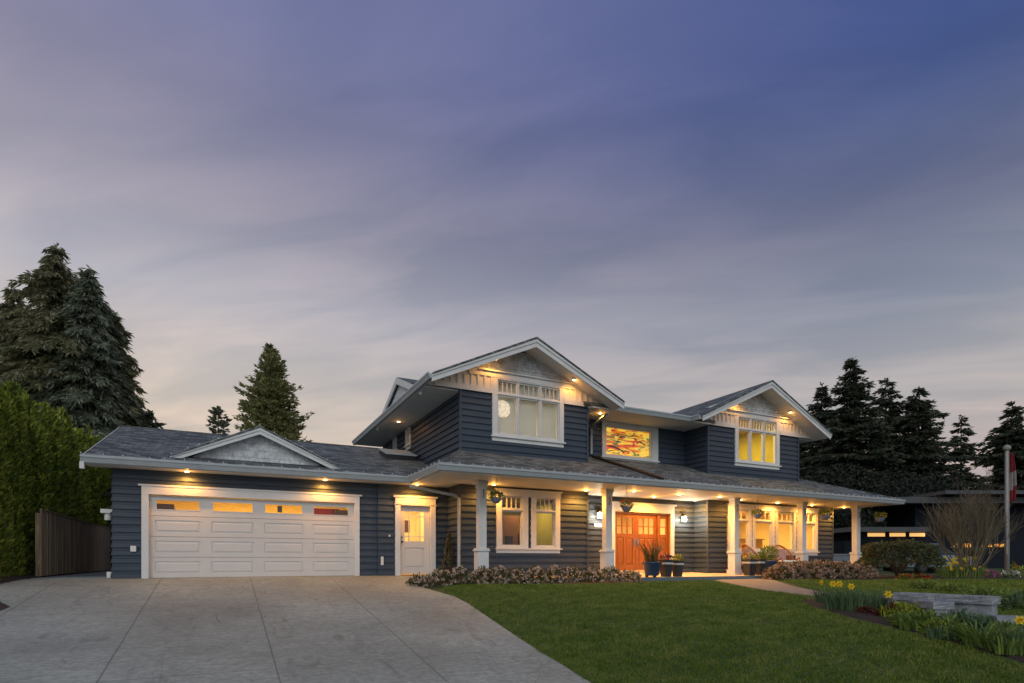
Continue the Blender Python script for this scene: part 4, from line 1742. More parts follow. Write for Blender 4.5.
# ------------------------------------------------------------------ lawn blades
def in_poly(P, poly):
    x, y = P[:, 0], P[:, 1]
    c = np.zeros(len(P), bool)
    n = len(poly)
    for i in range(n):
        x1, y1 = poly[i]
        x2, y2 = poly[(i + 1) % n]
        cond = ((y1 > y) != (y2 > y)) & (x < (x2 - x1) * (y - y1) / (y2 - y1 + 1e-12) + x1)
        c ^= cond
    return c


path_l = smooth_curve([(14.2, 13.95), (13.75, 13.1), (12.9, 11.6), (12.35, 10.0), (12.25, 8.75)], 12)
path_r = smooth_curve([(17.4, 13.95), (16.4, 12.9), (15.1, 11.5), (14.0, 10.2), (13.35, 9.0)], 12)
dr = smooth_curve(drive_right, 60)
dr = dr[dr[:, 1] < 14.8]
dr = dr[dr[:, 1] > 2.5]
near_lawn = [tuple(p + np.array([-.015 + .03 * math.sin(p[1] * 9), 0])) for p in dr[::-1]][::-1]
near_lawn = [(x, y) for x, y in near_lawn]
near_lawn = near_lawn + [(8.3, 2.4), (8.76, 3.47), (9.02, 4.03), (9.3, 4.65), (9.64, 5.4), (9.89, 6.19), (10.42, 7.28), (11.2, 8.35), (12.25, 8.75)] + \
    [tuple(p) for p in path_l[::-1]] + [(13.9, 13.8), (11.35, 13.8), (11.35, 13.40), (9.4, 13.55), (6.9, 14.30), (5.3, 14.72), (4.62, 14.98)]
far_lawn = [tuple(p) for p in path_r] + [(13.2, 8.6), (12.4, 8.2), (14.4, 8.2), (11.6, 5.0), (10.6, 3.9), (12, 1), (40, 1), (40, 6), (31, 8.2), (27, 9.4), (24, 10.4), (21.4, 11.5), (19.5, 11.75), (17.7, 12.35), (17.3, 13.9)]


def blades(poly, n, hmin, hmax, w, far_bias, name):
    P = np.asarray(poly)
    lo, hi = P.min(0), P.max(0)
    out = []
    got = 0
    while got < n:
        Q = rng.uniform(lo, hi, size=(n * 2, 2))
        d = np.hypot(Q[:, 0], Q[:, 1])
        keep = rng.random(len(Q)) < np.minimum(1, (far_bias / d) ** 2)
        # in view of the picture or just beside it
        ang = np.arctan2(Q[:, 0], Q[:, 1])
        keep &= (ang < R(72)) & (ang > R(20))
        Q = Q[keep]
        Q = Q[in_poly(Q, poly)]
        out.append(Q)
        got += len(Q)
    Q = np.concatenate(out)[:n]
    z = ground(Q[:, 0], Q[:, 1])
    d = np.hypot(Q[:, 0], Q[:, 1])
    B = np.column_stack([Q, z - .004])
    patch = np.sin(Q[:, 0] * 1.3 + np.sin(Q[:, 1] * .9) * 1.7) * np.sin(Q[:, 1] * 1.1 + 1.3 * np.sin(Q[:, 0] * .7))
    tuft = np.sin(Q[:, 0] * 17 + 3 * np.sin(Q[:, 1] * 5)) * np.sin(Q[:, 1] * 19 + 3 * np.sin(Q[:, 0] * 7))
    h = rng.uniform(hmin, hmax, n) * (1 + .22 * patch + .45 * tuft)
    lean = rng.normal(size=(n, 2)) * .55
    D = unit(np.column_stack([lean, np.ones(n)]))
    S = unit(np.column_stack([rng.normal(size=(n, 2)), np.zeros(n)]))
    ww = w * np.maximum(1, d / 9)[:, None]
    V = np.stack([B - S * ww, B + S * ww, B + D * h[:, None]], axis=1).reshape(-1, 3)
    F = np.arange(n * 3).reshape(-1, 3)
    return kind(np_mesh(name, V, F, M["blade"]), "stuff")


blades(near_lawn, 330000, .025, .055, .0045, 7.5, "grass")
blades(far_lawn, 110000, .03, .06, .006, 9.0, "grass")


# ------------------------------------------------------------------ trees
def trunk_mesh(T, H, r0, seed, lean=.0, limbs=0):
    g = random.Random(seed)
    mb = MB()
    pts, rs = [], []
    for k in range(9):
        f = k / 8
        pts.append((g.uniform(-.05, .05) * H * .04 + lean * f, g.uniform(-.05, .05) * H * .04, H * f))
        rs.append(max(.02, r0 * (1 - f) ** .8))
    mb.tube(pts, rs, 8)
    for k in range(limbs):
        z = H * g.uniform(.15, .9)
        an = g.uniform(0, 6.28)
        L = (H - z) * .22 + .3
        mb.tube([(0, 0, z), (math.cos(an) * L * .5, math.sin(an) * L * .5, z - .05 * L), (math.cos(an) * L, math.sin(an) * L, z - .15 * L)], [r0 * .16, r0 * .1, .01], 5)
    return mb.build("trunk", M["bark"], T, smooth=True, local=True)


def conifer(name, label, cat, base, H, Rm, mat, seed, nbr=420, droop=.35, power=.8, bare=.06, leaf=(.42, .16), per=10, ragged=.35, up=.0, group=None, tiplead=.05, hang=.5, sparse=0.0):
    g = np.random.default_rng(seed)
    T = thing(name, label, cat, base, group)
    trunk_mesh(T, H * .985, max(.12, H * .017), seed, limbs=26)
    Ps, Ds, Ls = [], [], []
    zs = np.sort(bare * H + (H - bare * H) * (1 - (1 - g.random(nbr)) ** .72))
    sector = g.random(14) * 6.28
    for z in zs:
        t_ = (z - bare * H) / (H * (1 - bare))
        env = Rm * (1 - t_) ** power * (.62 + .38 * min(1, t_ * 6 + .35))
        layer = .84 + .12 * math.sin(z * 3.1 + seed) + .10 * math.sin(z * 7.3 + 2 * seed)
        az = g.random() * 6.28
        lump = 1 + .16 * math.sin(az * 2 + z * .9 + seed) + .10 * math.sin(az * 5 + z * 1.7)
        L = env * layer * lump * (1 - ragged + ragged * 1.25 * g.random()) + tiplead
        if sparse and g.random() < sparse:
            continue
        n = max(2, int(L / .22))
        s = (np.arange(n) + g.random(n)) / n
        s = np.clip(s, .12, 1)
        dro = droop * g.uniform(.6, 1.3)
        x = np.cos(az) * L * s
        y = np.sin(az) * L * s
        zz = z + L * (up * s - dro * s ** 1.3 + .18 * dro * s ** 4)
        k = per
        bp = np.repeat(np.column_stack([x, y, zz]), k, axis=0)
        ss = np.repeat(s, k)
        m = len(bp)
        side = np.column_stack([-np.sin(az) * np.ones(m), np.cos(az) * np.ones(m), np.zeros(m)])
        out = np.array([np.cos(az), np.sin(az), -dro * .6 + up])
        wside = g.normal(size=m)
        spread = .28 * L * (1 - .75 * ss) * .6 + .08
        bp = bp + side * (wside * spread)[:, None] * .55 + g.normal(size=(m, 3)) * .05
        D = out[None, :] * 1.0 + side * (np.sign(wside) * .7 + g.normal(size=m) * .4)[:, None] + g.normal(size=(m, 3)) * .25
        D[:, 2] -= hang * g.random(m)
        Ps.append(bp)
        Ds.append(D)
        Ls.append(leaf[0] * (.55 + .8 * g.random(m)))
    # leader
    m = 26
    zl = H * (1 - .06 * g.random(m))
    Ps.append(np.column_stack([g.normal(size=m) * .03, g.normal(size=m) * .03, zl]))
    Ds.append(np.column_stack([g.normal(size=m) * .5, g.normal(size=m) * .5, np.ones(m) * .7]))
    Ls.append(np.full(m, leaf[0] * .6))
    P, D, L = np.concatenate(Ps), np.concatenate(Ds), np.concatenate(Ls)
    V, F = cards(P, D, L, leaf[1] * (.7 + .6 * g.random(len(P))), g)
    np_mesh("crown", V, F, mat, T)
    return T


def tree_at(px, top, d):
    x, y, zt = at_depth(px, top, d)
    return (x, y, gz(x, y) - .1), zt - gz(x, y) + .1


# big trees at the left, beyond the hedge
for px, top, d, Rm, mat, seed, lab in (
        (57, 246, 40, 5.6, "conifer_warm", 1, "tallest dark conifer on the left, with drooping sprays and a double crest"),
        (90, 268, 39, 3.3, "conifer_blue", 2, "blue green conifer close to the right of the tallest tree at the left"),
        (14, 288, 41, 5.6, "conifer_warm", 3, "dark conifer rising over the hedge at the far left edge"),
        (114, 312, 41, 2.6, "conifer_warm", 4, "shorter dark conifer sloping down toward the garage roof at left")):
    base, H = tree_at(px, top, d)
    conifer("conifer", lab, "conifer tree", base, H, Rm * 1.55, M[mat], seed, nbr=1250, droop=.8, power=.62, per=13, leaf=(.50, .11), hang=1.3, ragged=.85, group="tall conifers behind the hedge")
base, H = tree_at(150, 413, 26)
conifer("conifer", "small dark treetop peeping over the left end of the garage ridge", "conifer tree", base, H, 2.6, M["conifer"], 21, nbr=180, per=9, droop=.3)
base, H = tree_at(271, 347, 38)
conifer("cedar_tree", "airy green cone shaped cedar behind the little garage gable", "cedar tree", base, H, 4.0, M["thuja"], 5, nbr=1350, droop=-.45, power=.72, per=9, leaf=(.28, .10), hang=.0, ragged=.22, up=.12)
base, H = tree_at(218, 407, 44)
conifer("pine_tree", "small dark pine left of the airy cedar behind the garage", "pine tree", base, H, 2.5, M["conifer_blue"], 6, nbr=200, droop=-.2, power=.5, per=11, leaf=(.34, .16), hang=-.2, ragged=.45)

# dark conifers on the right
for px, top, d, Rm, seed, nb, spz, lab in (
        (822, 384, 58, 4.2, 31, 380, 0, "dark fir nearest the right gable of the house"),
        (851, 358, 54, 4.8, 32, 460, 0, "tallest dark fir in the row on the right"),
        (886, 379, 56, 4.4, 33, 430, 0, "slim topped dark fir just right of the tallest one"),
        (919, 388, 54, 4.8, 34, 450, 0, "bushy dark fir between the slim topped fir and the see-through one"),
        (961, 416, 60, 4.0, 35, 260, .35, "thin see-through fir with sky showing between its branches"),
        (1013, 403, 58, 5.0, 36, 430, 0, "dark fir behind the flagpole"),
        (1052, 395, 60, 4.6, 37, 300, 0, "dark fir at the far right edge beyond the flagpole"),
        (795, 415, 60, 4.0, 38, 300, 0, "dark fir mostly hidden behind the right gable roof")):
    base, H = tree_at(px, top, d)
    conifer("fir_tree", lab, "fir tree", base, H, Rm * 1.28, M["conifer"], seed, nbr=int(nb * 1.5), droop=.20, power=.72, per=11, leaf=(.50, .14), hang=.5, ragged=.85, up=.04, group="dark firs behind the neighbouring house", sparse=spz)


def bushy_tree(name, label, base, H, Rm, mat, seed, n=5000, leaf=(.5, .3), z0=.0, cat="tree"):
    g = np.random.default_rng(seed)
    T = thing(name, label, cat, base, "undergrowth trees below the firs")
    trunk_mesh(T, H * .8, H * .02, seed, limbs=12)
    cl = g.normal(size=(26, 3))
    cl = unit(cl) * (g.random((26, 1)) ** .4)
    C = cl * np.array([Rm, Rm, H * .46]) + np.array([0, 0, H * .52 + z0])
    pick = g.integers(0, 26, n)
    P = C[pick] + unit(g.normal(size=(n, 3))) * (g.random((n, 1)) ** .4) * Rm * .38
    P[:, 2] = np.maximum(P[:, 2], .1)
    V, F = cards(P, g.normal(size=(n, 3)) + [0, 0, -.2], leaf[0] * (.5 + g.random(n)), leaf[1], g)
    np_mesh("crown", V, F, mat, T)
    return T


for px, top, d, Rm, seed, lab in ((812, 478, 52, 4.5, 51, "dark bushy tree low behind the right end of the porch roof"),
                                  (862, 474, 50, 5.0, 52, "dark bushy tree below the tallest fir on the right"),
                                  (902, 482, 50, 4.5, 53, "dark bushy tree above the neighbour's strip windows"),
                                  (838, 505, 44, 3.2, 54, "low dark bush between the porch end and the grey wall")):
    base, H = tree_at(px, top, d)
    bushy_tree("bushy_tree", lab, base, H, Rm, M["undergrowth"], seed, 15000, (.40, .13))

# hedge of columnar cedars along the left boundary
HL = ["first", "second", "third", "fourth", "fifth", "sixth", "seventh", "eighth", "ninth", "tenth", "eleventh", "twelfth", "thirteenth", "fourteenth", "fifteenth", "sixteenth", "seventeenth", "eighteenth", "nineteenth", "twentieth", "twenty-first"]
y_ = 15.9
for k in range(21):
    g = np.random.default_rng(100 + k)
    H = 4.75 + .085 * (y_ - 16) + g.uniform(-.22, .22)
    xh = -5.0 + g.uniform(-.08, .08)
    far_ = y_ > 21
    lab = ("tall hedge cedar beside the driveway, %s from the picture's left edge" % HL[k]) if k < 4 else ("hedge cedar rising behind the board fence, %s in the row from the driveway end" % HL[k])
    T = thing("hedge_cedar", lab, "hedge cedar", (xh, y_, gz(xh, y_) - .05), "columnar cedars of the left hedge")
    trunk_mesh(T, H * .8, .08, 200 + k)
    n = 12000 if not far_ else 5500
    t_ = g.random(n) ** .9
    z = t_ * H
    # flame-shaped plumes make vertical ribs
    npl = 9
    pa = g.random(npl) * 6.28
    ph = g.uniform(.72, 1.0, npl)
    pick = g.integers(0, npl, n)
    an = pa[pick] + g.normal(size=n) * .20
    rad = .60 * np.clip(1.0 - (t_ / ph[pick]) ** 5, 0, 1) ** .6 * (.80 + .22 * np.sin(pick * 2.4 + k)) * (1 - .28 * t_) * (1 - .55 * np.abs(an - pa[pick]))
    rad = rad * (.80 + .25 * g.random(n))
    ok = t_ < ph[pick]
    P = np.column_stack([np.cos(an) * rad, np.sin(an) * rad, z])[ok]
    D = np.column_stack([np.cos(an) * .55, np.sin(an) * .55, np.ones(n) * 1.0])[ok] + g.normal(size=(ok.sum(), 3)) * .42
    sc_ = 1.0 if not far_ else 1.5
    V, F = cards(P, D, sc_ * .15 * (.6 + .8 * g.random(len(P))), .055 * sc_, g)
    np_mesh("foliage", V, F, M["hedge"], T)
    y_ += .92

# board fence below the hedge
T = thing("board_fence", "weathered vertical board fence under the hedge left of the garage", "fence", (-4.15, 18, 0))
b = MB()
y_ = 18.6
while y_ < 30.5:
    h = 1.72 + rnd.uniform(-.012, .012)
    o_ = rnd.uniform(-.006, .006)
    b.box(-4.16 + o_, -4.14 + o_, y_, y_ + .138, .04, h)
    y_ += .145
b.build("boards", M["fence"], T)
for yy in (18.7, 20.4, 22.8, 25.2, 27.6, 30.0):
    b = MB()
    b.box(-4.27, -4.17, yy - .05, yy + .05, -.1, 1.66)
    b.build("post", M["fence"], T)
for zz in (.35, 1.4):
    b = MB()
    b.box(-4.205, -4.165, 18.6, 30.5, zz, zz + .09)
    b.build("rail", M["fence"], T)
b = MB()
b.box(-4.17, -4.12, 18.6, 30.5, 1.735, 1.77)
b.build("cap_board", M["fence"], T)
T = thing("wooden_gate", "orange lit wooden gate at the end of the passage beside the garage", "gate", (-3.2, 29, 0))
b = MB()
b.box(-4.1, -2.45, 29, 29.05, .05, 1.85)
b.build("gate_boards", M["fence"], T)
b = MB()
b.box(-4.1, -2.45, 28.96, 28.99, .4, .5)
b.box(-4.1, -2.45, 28.96, 28.99, 1.4, 1.5)
b.build("gate_brace", M["fence"], T)


# ------------------------------------------------------------------ planting
def dome_shrub(T, Rm, H, n, leafmat, leaf, flowermat=None, nfl=0, fl=(.05, .04), seed=0, squash=1.0, ztop=.6, part="foliage"):
    g = np.random.default_rng(seed)
    d = unit(g.normal(size=(n, 3)))
    d[:, 2] = np.abs(d[:, 2])
    lump = 1 + .18 * np.sin(d[:, 0] * 5 + seed) * np.sin(d[:, 1] * 5 + 2 * seed)
    r = (.45 + .55 * g.random(n) ** .5) * lump
    P = d * r[:, None] * np.array([Rm, Rm * squash, H])
    V, F = cards(P, d + g.normal(size=(n, 3)) * .6 + [0, 0, .3], leaf[0] * (.6 + .8 * g.random(n)), leaf[1], g)
    np_mesh(part, V, F, leafmat, T)
    # stems
    mb = MB()
    for k in range(7):
        a_ = g.random() * 6.28
        mb.tube([(0, 0, 0), (math.cos(a_) * Rm * .3, math.sin(a_) * Rm * .3, H * .4), (math.cos(a_) * Rm * .7, math.sin(a_) * Rm * .7, H * .75)], [.012, .009, .004], 5)
    mb.build("stem", M["twig"], T, local=True)
    if flowermat and nfl:
        # each head is a small ball of petals
        dd = unit(g.normal(size=(nfl, 3)) + [0, -.25, .35])
        dd[:, 2] = np.abs(dd[:, 2])
        C = dd * np.array([Rm, Rm * squash, H]) * (.92 + .16 * g.random((nfl, 1)))
        k = 13
        base = np.repeat(C, k, axis=0)
        dirs = unit(g.normal(size=(nfl * k, 3)) + np.repeat(dd, k, axis=0) * .6)
        V, F = cards(base + dirs * fl[0] * .15, dirs, fl[0] * (.7 + .5 * g.random(nfl * k)), fl[1], g, .65)
        if nfl <= 20:
            for q in range(nfl):
                np_mesh("flower", V[q * k * 4:(q + 1) * k * 4], F[:k], flowermat, T)
        else:
            np_mesh("petals", V, F, flowermat, T)


left_px = [(421, 580, .30), (440, 579, .40), (460, 579, .42), (482, 578, .42), (499, 578, .45), (517, 578, .43), (536, 578, .46), (555, 578, .44), (573, 578, .45), (592, 578, .44), (611, 578, .42), (629, 579, .38)]
lab_l = ["pinkish flowering shrub nearest the white side door", "pinkish flowering shrub in front of the leaning trellis plant", "pinkish flowering shrub below the downspout left of the first column",
         "pinkish flowering shrub at the foot of the first porch column", "pinkish flowering shrub just right of the first porch column", "pinkish flowering shrub under the left pane of the paired window",
         "pinkish flowering shrub under the middle of the paired window", "pinkish flowering shrub under the right edge of the paired window", "pinkish flowering shrub under the blank siding right of the paired window",
         "pinkish flowering shrub just left of the second porch column", "pinkish flowering shrub at the foot of the second porch column", "last pinkish flowering shrub, beside the blue pot at the front doors"]
for k, ((px, py, H), lab) in enumerate(zip(left_px, lab_l)):
    Yb = 14.75 - .0024 * (px - 425) * 1.5 + rnd.uniform(-.1, .1)
    x = ray(px)[0] / ray(px)[1] * Yb
    T = thing("flowering_shrub", lab, "shrub", (x, Yb, gz(x, Yb)), "flowering shrubs in the bed under the paired window")
    dome_shrub(T, .33 + rnd.uniform(-.07, .07), H + rnd.uniform(-.08, .04), 520, M["leaf_shrub"], (.09, .034), M["heather"], 60, (.048, .032), 300 + k)
right_px = [(779, .45), (792, .5), (805, .55), (818, .58), (832, .55), (846, .52), (860, .46)]
lab_r = ["tan flowered shrub in front of the wicker chair", "tan flowered shrub left of the fourth porch column", "tan flowered shrub at the foot of the fourth porch column", "tan flowered shrub below the last tall window",
         "tan flowered shrub in front of the blank wall right of the windows", "tan flowered shrub left of the last porch column", "low tan flowered shrub right of the last porch column"]
for k, ((px, H), lab) in enumerate(zip(right_px, lab_r)):
    Yb = 13.3 - .006 * (px - 779) + rnd.uniform(-.1, .1)
    x = ray(px)[0] / ray(px)[1] * Yb
    T = thing("flowering_shrub", lab, "shrub", (x, Yb, gz(x, Yb)), "flowering shrubs in the bed at the right porch end")
    dome_shrub(T, .52, H + .02, 700, M["leaf_shrub"], (.10, .04), M["hydrangea"], 105, (.070, .050), 340 + k)

# trellis plant in the corner by the side door
x, Yb, _ = on_plane(449, 570, 16.35)
T = thing("trellis_plant", "dark cone shaped trellis with climbing plant in the corner beside the side door", "plant", (x, Yb, gz(x, Yb)))
b = MB()
for k in range(7):
    a_ = k / 7 * 6.28
    b.tube([(math.cos(a_) * .30, math.sin(a_) * .16, 0), (math.cos(a_) * .02, math.sin(a_) * .02, 1.48)], .012, 5)
for zz, r_ in ((.35, .235), (.75, .155), (1.1, .085)):
    b.tube([(math.cos(a_) * r_, math.sin(a_) * r_ * .55, zz) for a_ in np.linspace(0, 6.28, 13)], .009, 5)
b.build("trellis", M["darkwood"], T, local=True)
g = np.random.default_rng(9)
n = 420
t_ = g.random(n)
a_ = g.random(n) * 6.28
P = np.column_stack([np.cos(a_) * .32 * (1 - t_), np.sin(a_) * .2 * (1 - t_), t_ * 1.42])
V, F = cards(P, g.normal(size=(n, 3)), .09, .05, g)
np_mesh("foliage", V, F, M["leaf_shrub"], T)

# bronze green mounded maple, right of the porch
x, y, z = 21.9, 12.3, gz(21.9, 12.3)
T = thing("mounded_maple", "wide bronze green dome shaped shrub right of the last porch column", "shrub", (x, y, z))
g = np.random.default_rng(77)
b = MB()
tips = []
for k in range(9):
    a_ = k / 9 * 6.28 + g.random() * .5
    r_ = g.uniform(.5, 1.0)
    p1 = (math.cos(a_) * .18, math.sin(a_) * .18, .35 + g.random() * .2)
    p2 = (math.cos(a_) * r_ * .7, math.sin(a_) * r_ * .7, .75 + g.random() * .35)
    p3 = (math.cos(a_) * r_ * 1.25, math.sin(a_) * r_ * 1.25, .8 + g.random() * .35)
    b.tube([(0, 0, 0), p1, p2, p3], [.05, .04, .022, .008], 6)
b.build("trunk", M["bark"], T, smooth=True, local=True)
n = 9000
d_ = unit(g.normal(size=(n, 3)))
d_[:, 2] = np.abs(d_[:, 2]) ** .8
r_ = (.72 + .28 * g.random(n) ** .6) * (1 + .10 * np.sin(d_[:, 0] * 7) * np.sin(d_[:, 1] * 6 + 1) + .06 * np.sin(d_[:, 2] * 11))
P = d_ * r_[:, None] * np.array([1.36, 1.25, 1.02]) + [0, 0, .40]
keep = ~((d_[:, 2] < .12) & (g.random(n) < .7))
P, d_ = P[keep], d_[keep]
D = np.column_stack([d_[:, 0], d_[:, 1], -.35 + .2 * d_[:, 2]]) + g.normal(size=P.shape) * .5
V, F = cards(P, D, .10 * (.6 + .8 * g.random(len(P))), .045, g)
np_mesh("foliage", V, F, M["maple"], T)

# bare vase-shaped shrub
x, y, z = on_ground(967, 578)
T = thing("bare_shrub", "large leafless vase shaped shrub with many upright twigs left of the flagpole", "shrub", (x, y, z))
g = random.Random(5)
b = MB()


def twig(p, d, L, r, depth):
    d = d.normalized()
    q = p + d * L * .5 + Vector((g.uniform(-1, 1), g.uniform(-1, 1), 0)) * L * .05
    e = p + d * L + Vector((g.uniform(-1, 1), g.uniform(-1, 1), .3)) * L * .08
    b.tube([p, q, e], [r, r * .8, r * .55], 4 if depth < 2 else 3, cap=False)
    if depth < 3:
        for k in range(4 if depth < 2 else 3):
            t2 = g.uniform(.45, 1.0)
            s = p + (e - p) * t2
            nd = d + Vector((g.uniform(-1, 1), g.uniform(-1, 1), g.uniform(.1, .6))) * .48
            twig(s, nd, L * g.uniform(.45, .65), r * .55, depth + 1)


for k in range(24):
    a_ = k / 24 * 6.28 + g.uniform(-.2, .2)
    sp__ = g.uniform(.1, .78)
    twig(Vector((math.cos(a_) * .12, math.sin(a_) * .12, 0)), Vector((math.cos(a_) * sp__, math.sin(a_) * sp__, 1)), g.uniform(1.45, 1.95), .027, 0)
b.build("stems", M["twig"], T, fix=False, local=True)
x, y, z = on_ground(1030, 578)
T2 = thing("bare_shrub", "bare reddish twiggy shrub behind the flag at the right edge", "shrub", (x + 2.5, y + 3.0, gz(x, y)))
b = MB()
for k in range(12):
    a_ = k / 12 * 6.28
    sp__ = g.uniform(.2, .7)
    twig(Vector((math.cos(a_) * .1, math.sin(a_) * .1, 0)), Vector((math.cos(a_) * sp__, math.sin(a_) * sp__, 1)), g.uniform(1.9, 2.6), .035, 0)
b.build("stems", M["bark"], T2, fix=False, local=True)

# flagpole and limp flag
fx, fy, fz = on_ground(1007, 578)
dpole = math.sin(YAW) * fx + math.cos(YAW) * fy
ftop = EYE + dpole * (560 - 450) / FPX
T = thing("flagpole", "weathered whitish flagpole standing among flowers", "flagpole", (fx, fy, fz))
b = MB()
b.tube([(0, 0, -.2), (0, 0, 2), (0, 0, ftop - fz)], [.078, .074, .062], 14)
b.build("pole", M["pole"], T, smooth=True, local=True)
b = MB()
b.lathe(0, 0, [(.03, ftop - fz - .02), (.11, ftop - fz), (.13, ftop - fz + .08), (.09, ftop - fz + .17), (.03, ftop - fz + .2)], 14)
b.build("finial", M["pole"], T, smooth=True, local=True)
b = MB()
b.tube([(-.12, -.05, .9), (-.12, -.05, ftop - fz - .05)], .008, 5)
b.build("halyard", M["whiteplastic"], T, local=True)
# the flag hangs in folds: red, white with leaf, red
zt = EYE + dpole * (560 - 452) / FPX
zb = EYE + dpole * (560 - 503) / FPX
n_u, n_v = 20, 26
V = []
for j in range(n_v):
    fv = j / (n_v - 1)
    wd = .05 + .24 * math.sin(min(1, fv * 1.15) * 1.45) * (1 - .45 * fv ** 3)
    for i_ in range(n_u):
        fu = i_ / (n_u - 1)
        V.append((.1 + wd * fu * .62, .09 * math.sin(fu * 11 + fv * 2) * (.4 + fu), zt - (zt - zb) * fv * (1 - .12 * fu) - .12 * fu))
F, mi = [], []
for j in range(n_v - 1):
    for i_ in range(n_u - 1):
        a = j * n_u + i_
        F.append((a, a + 1, a + n_u + 1, a + n_u))
        fv, fu = (j + .5) / n_v, (i_ + .5) / n_u
        band = fv + .10 * fu
        white = .42 < band < .74
        leafm = white and abs(band - .58) < .085 and abs(fu - .55) < .24 - abs(band - .58) * 1.4
        mi.append(1 if white and not leafm else 0)
me = bpy.data.meshes.new("flag")
me.from_pydata([tuple(v) for v in V], [], F)
me.materials.append(M["flagred"])
me.materials.append(M["flagwhite"])
me.polygons.foreach_set("material_index", mi)
me.polygons.foreach_set("use_smooth", [True] * len(F))
fo = bpy.data.objects.new("flag", me)
COL.objects.link(fo)
fo.location = (fx, fy - .02, 0)
fo.rotation_euler = (0, 0, -YAW)
sol = fo.modifiers.new("cloth", "SOLIDIFY")
sol.thickness = .006
tag(fo, "limp red and white maple leaf flag hanging from the pole", "flag")


# ------------------------------------------------------------------ bulbs, bed plants
def strap_leaves(g, n, R0, H, w, spread=.45):
    """arching strap leaves, three segments each"""
    Vs, Fs = [], []
    for k in range(n):
        a_ = g.random() * 6.28
        r0 = R0 * math.sqrt(g.random())
        b0 = np.array([math.cos(a_) * r0, math.sin(a_) * r0, 0])
        h = H * g.uniform(.65, 1.1)
        an = a_ + g.normal() * .7
        sp2 = spread * g.uniform(.3, 1.3)
        pts = []
        for s in (0, .4, .75, 1):
            pts.append(b0 + np.array([math.cos(an) * sp2 * h * s ** 2, math.sin(an) * sp2 * h * s ** 2, h * (s - .22 * sp2 * s ** 3)]))
        side = np.array([-math.sin(an + .7), math.cos(an + .7), 0]) * w
        o = len(Vs)
        for p, ww in zip(pts, (1, 1, .75, .12)):
            Vs += [p - side * ww, p + side * ww]
        Fs += [(o, o + 1, o + 3, o + 2), (o + 2, o + 3, o + 5, o + 4), (o + 4, o + 5, o + 7, o + 6)]
    return np.array(Vs), np.array(Fs)


def daffodil(T, p, h, size, face, g, petal, cup):
    """one flower on its own stalk: six petals round a trumpet"""
    c = Vector((p[0], p[1], h))
    f = Vector(face).normalized()
    s = f.cross(Vector((0, 0, 1))).normalized()
    u = s.cross(f).normalized()
    mb = MB()
    mb.tube([(p[0] * .7, p[1] * .7, 0), (p[0], p[1], h * .7), tuple(c - f * .03)], .006, 5)
    o = mb.build("flower_stalk", M["leaf_blue"], T, local=True)
    pm = MB()
    for k in range(6):
        a_ = k / 6 * 6.28
        r = (s * math.cos(a_) + u * math.sin(a_))
        q = (s * -math.sin(a_) + u * math.cos(a_))
        pm.poly([c, c + r * size * .55 + q * size * .30 + f * .006, c + r * size - f * .006, c + r * size * .55 - q * size * .30 + f * .006])
    fl = pm.build("flower", petal, T, fix=False, local=True)
    cm = MB()
    ring = []
    for rr, dd in ((.20, 0), (.24, .45), (.33, .62)):
        ring.append([c + (s * math.cos(k / 10 * 6.28) + u * math.sin(k / 10 * 6.28)) * size * rr + f * size * dd for k in range(10)])
    for a1, a2 in zip(ring[:-1], ring[1:]):
        for k in range(10):
            cm.poly([a1[k], a1[(k + 1) % 10], a2[(k + 1) % 10], a2[k]])
    cm.build("trumpet", cup, fl, fix=False, local=True)


def clump(px, py, n, R0, H, w, mat, lab, seed, name="strap_leaf_plant", cat="plant", spread=.45, group=None, pos=None):
    x, y, z = pos if pos else on_ground(px, py)
    T = thing(name, lab, cat, (x, y, z + .02), group)
    g = np.random.default_rng(seed)
    V, F = strap_leaves(g, n, R0, H, w, spread)
    np_mesh("leaves", V, F, M[mat], T)
    return T, g


toward = (-.75, -.65, .12)
T, g = clump(838, 611, 90, .22, .42, .011, "leaf_blue", "clump of daffodils with the three largest yellow blooms at the tip of the bed", 1, "daffodil_clump", "daffodils")
for dx_, dy_, h in ((-.12, .02, .50), (.04, .0, .50), (.25, -.10, .45)):
    daffodil(T, (dx_, dy_, 0), h, .072, toward, g, M["yellow"], M["amber"])
T, g = clump(822, 603, 50, .15, .34, .010, "leaf_blue", "daffodil clump with one sideways bloom beside the path end", 2, "daffodil_clump", "daffodils")
daffodil(T, (-.02, 0, 0), .42, .075, (-.95, .3, .1), g, M["yellow"], M["amber"])
clump(856, 611, 110, .30, .46, .010, "leaf_blue", "tall strap leaved clump without flowers just right of the three daffodils", 3)
clump(872, 611, 100, .28, .42, .010, "leaf_blue", "strap leaved clump behind the left end of the low stone wall", 4)
T, g = clump(889, 618, 40, .16, .25, .010, "leaf_yellow", "single yellow daffodil clump in front of the low stone wall", 5, "daffodil_clump", "daffodils")
daffodil(T, (-.02, .0, 0), .40, .075, (-.8, -.6, .15), g, M["yellow"], M["amber"])
T, g = clump(1019, 652, 60, .2, .34, .011, "leaf_blue", "yellow daffodil clump low at the right edge by the lowest wall", 6, "daffodil_clump", "daffodils")
daffodil(T, (.02, 0, 0), .40, .07, (-.8, -.6, .1), g, M["yellow"], M["amber"])
clump(985, 648, 130, .24, .38, .014, "leaf", "arching strap leaved plant spilling toward the lawn at the right", 7, spread=1.1)
clump(1008, 655, 90, .2, .30, .013, "leaf", "arching strap leaved plant at the right edge of the bed", 8, spread=1.0)
clump(917, 631, 90, .25, .20, .009, "leaf", "upright grassy tuft in the middle of the stone wall bed", 9, spread=.5)
clump(944, 640, 80, .22, .20, .009, "leaf_blue", "blue green tuft nearest the lawn below the tall stone wall", 10, spread=.5)

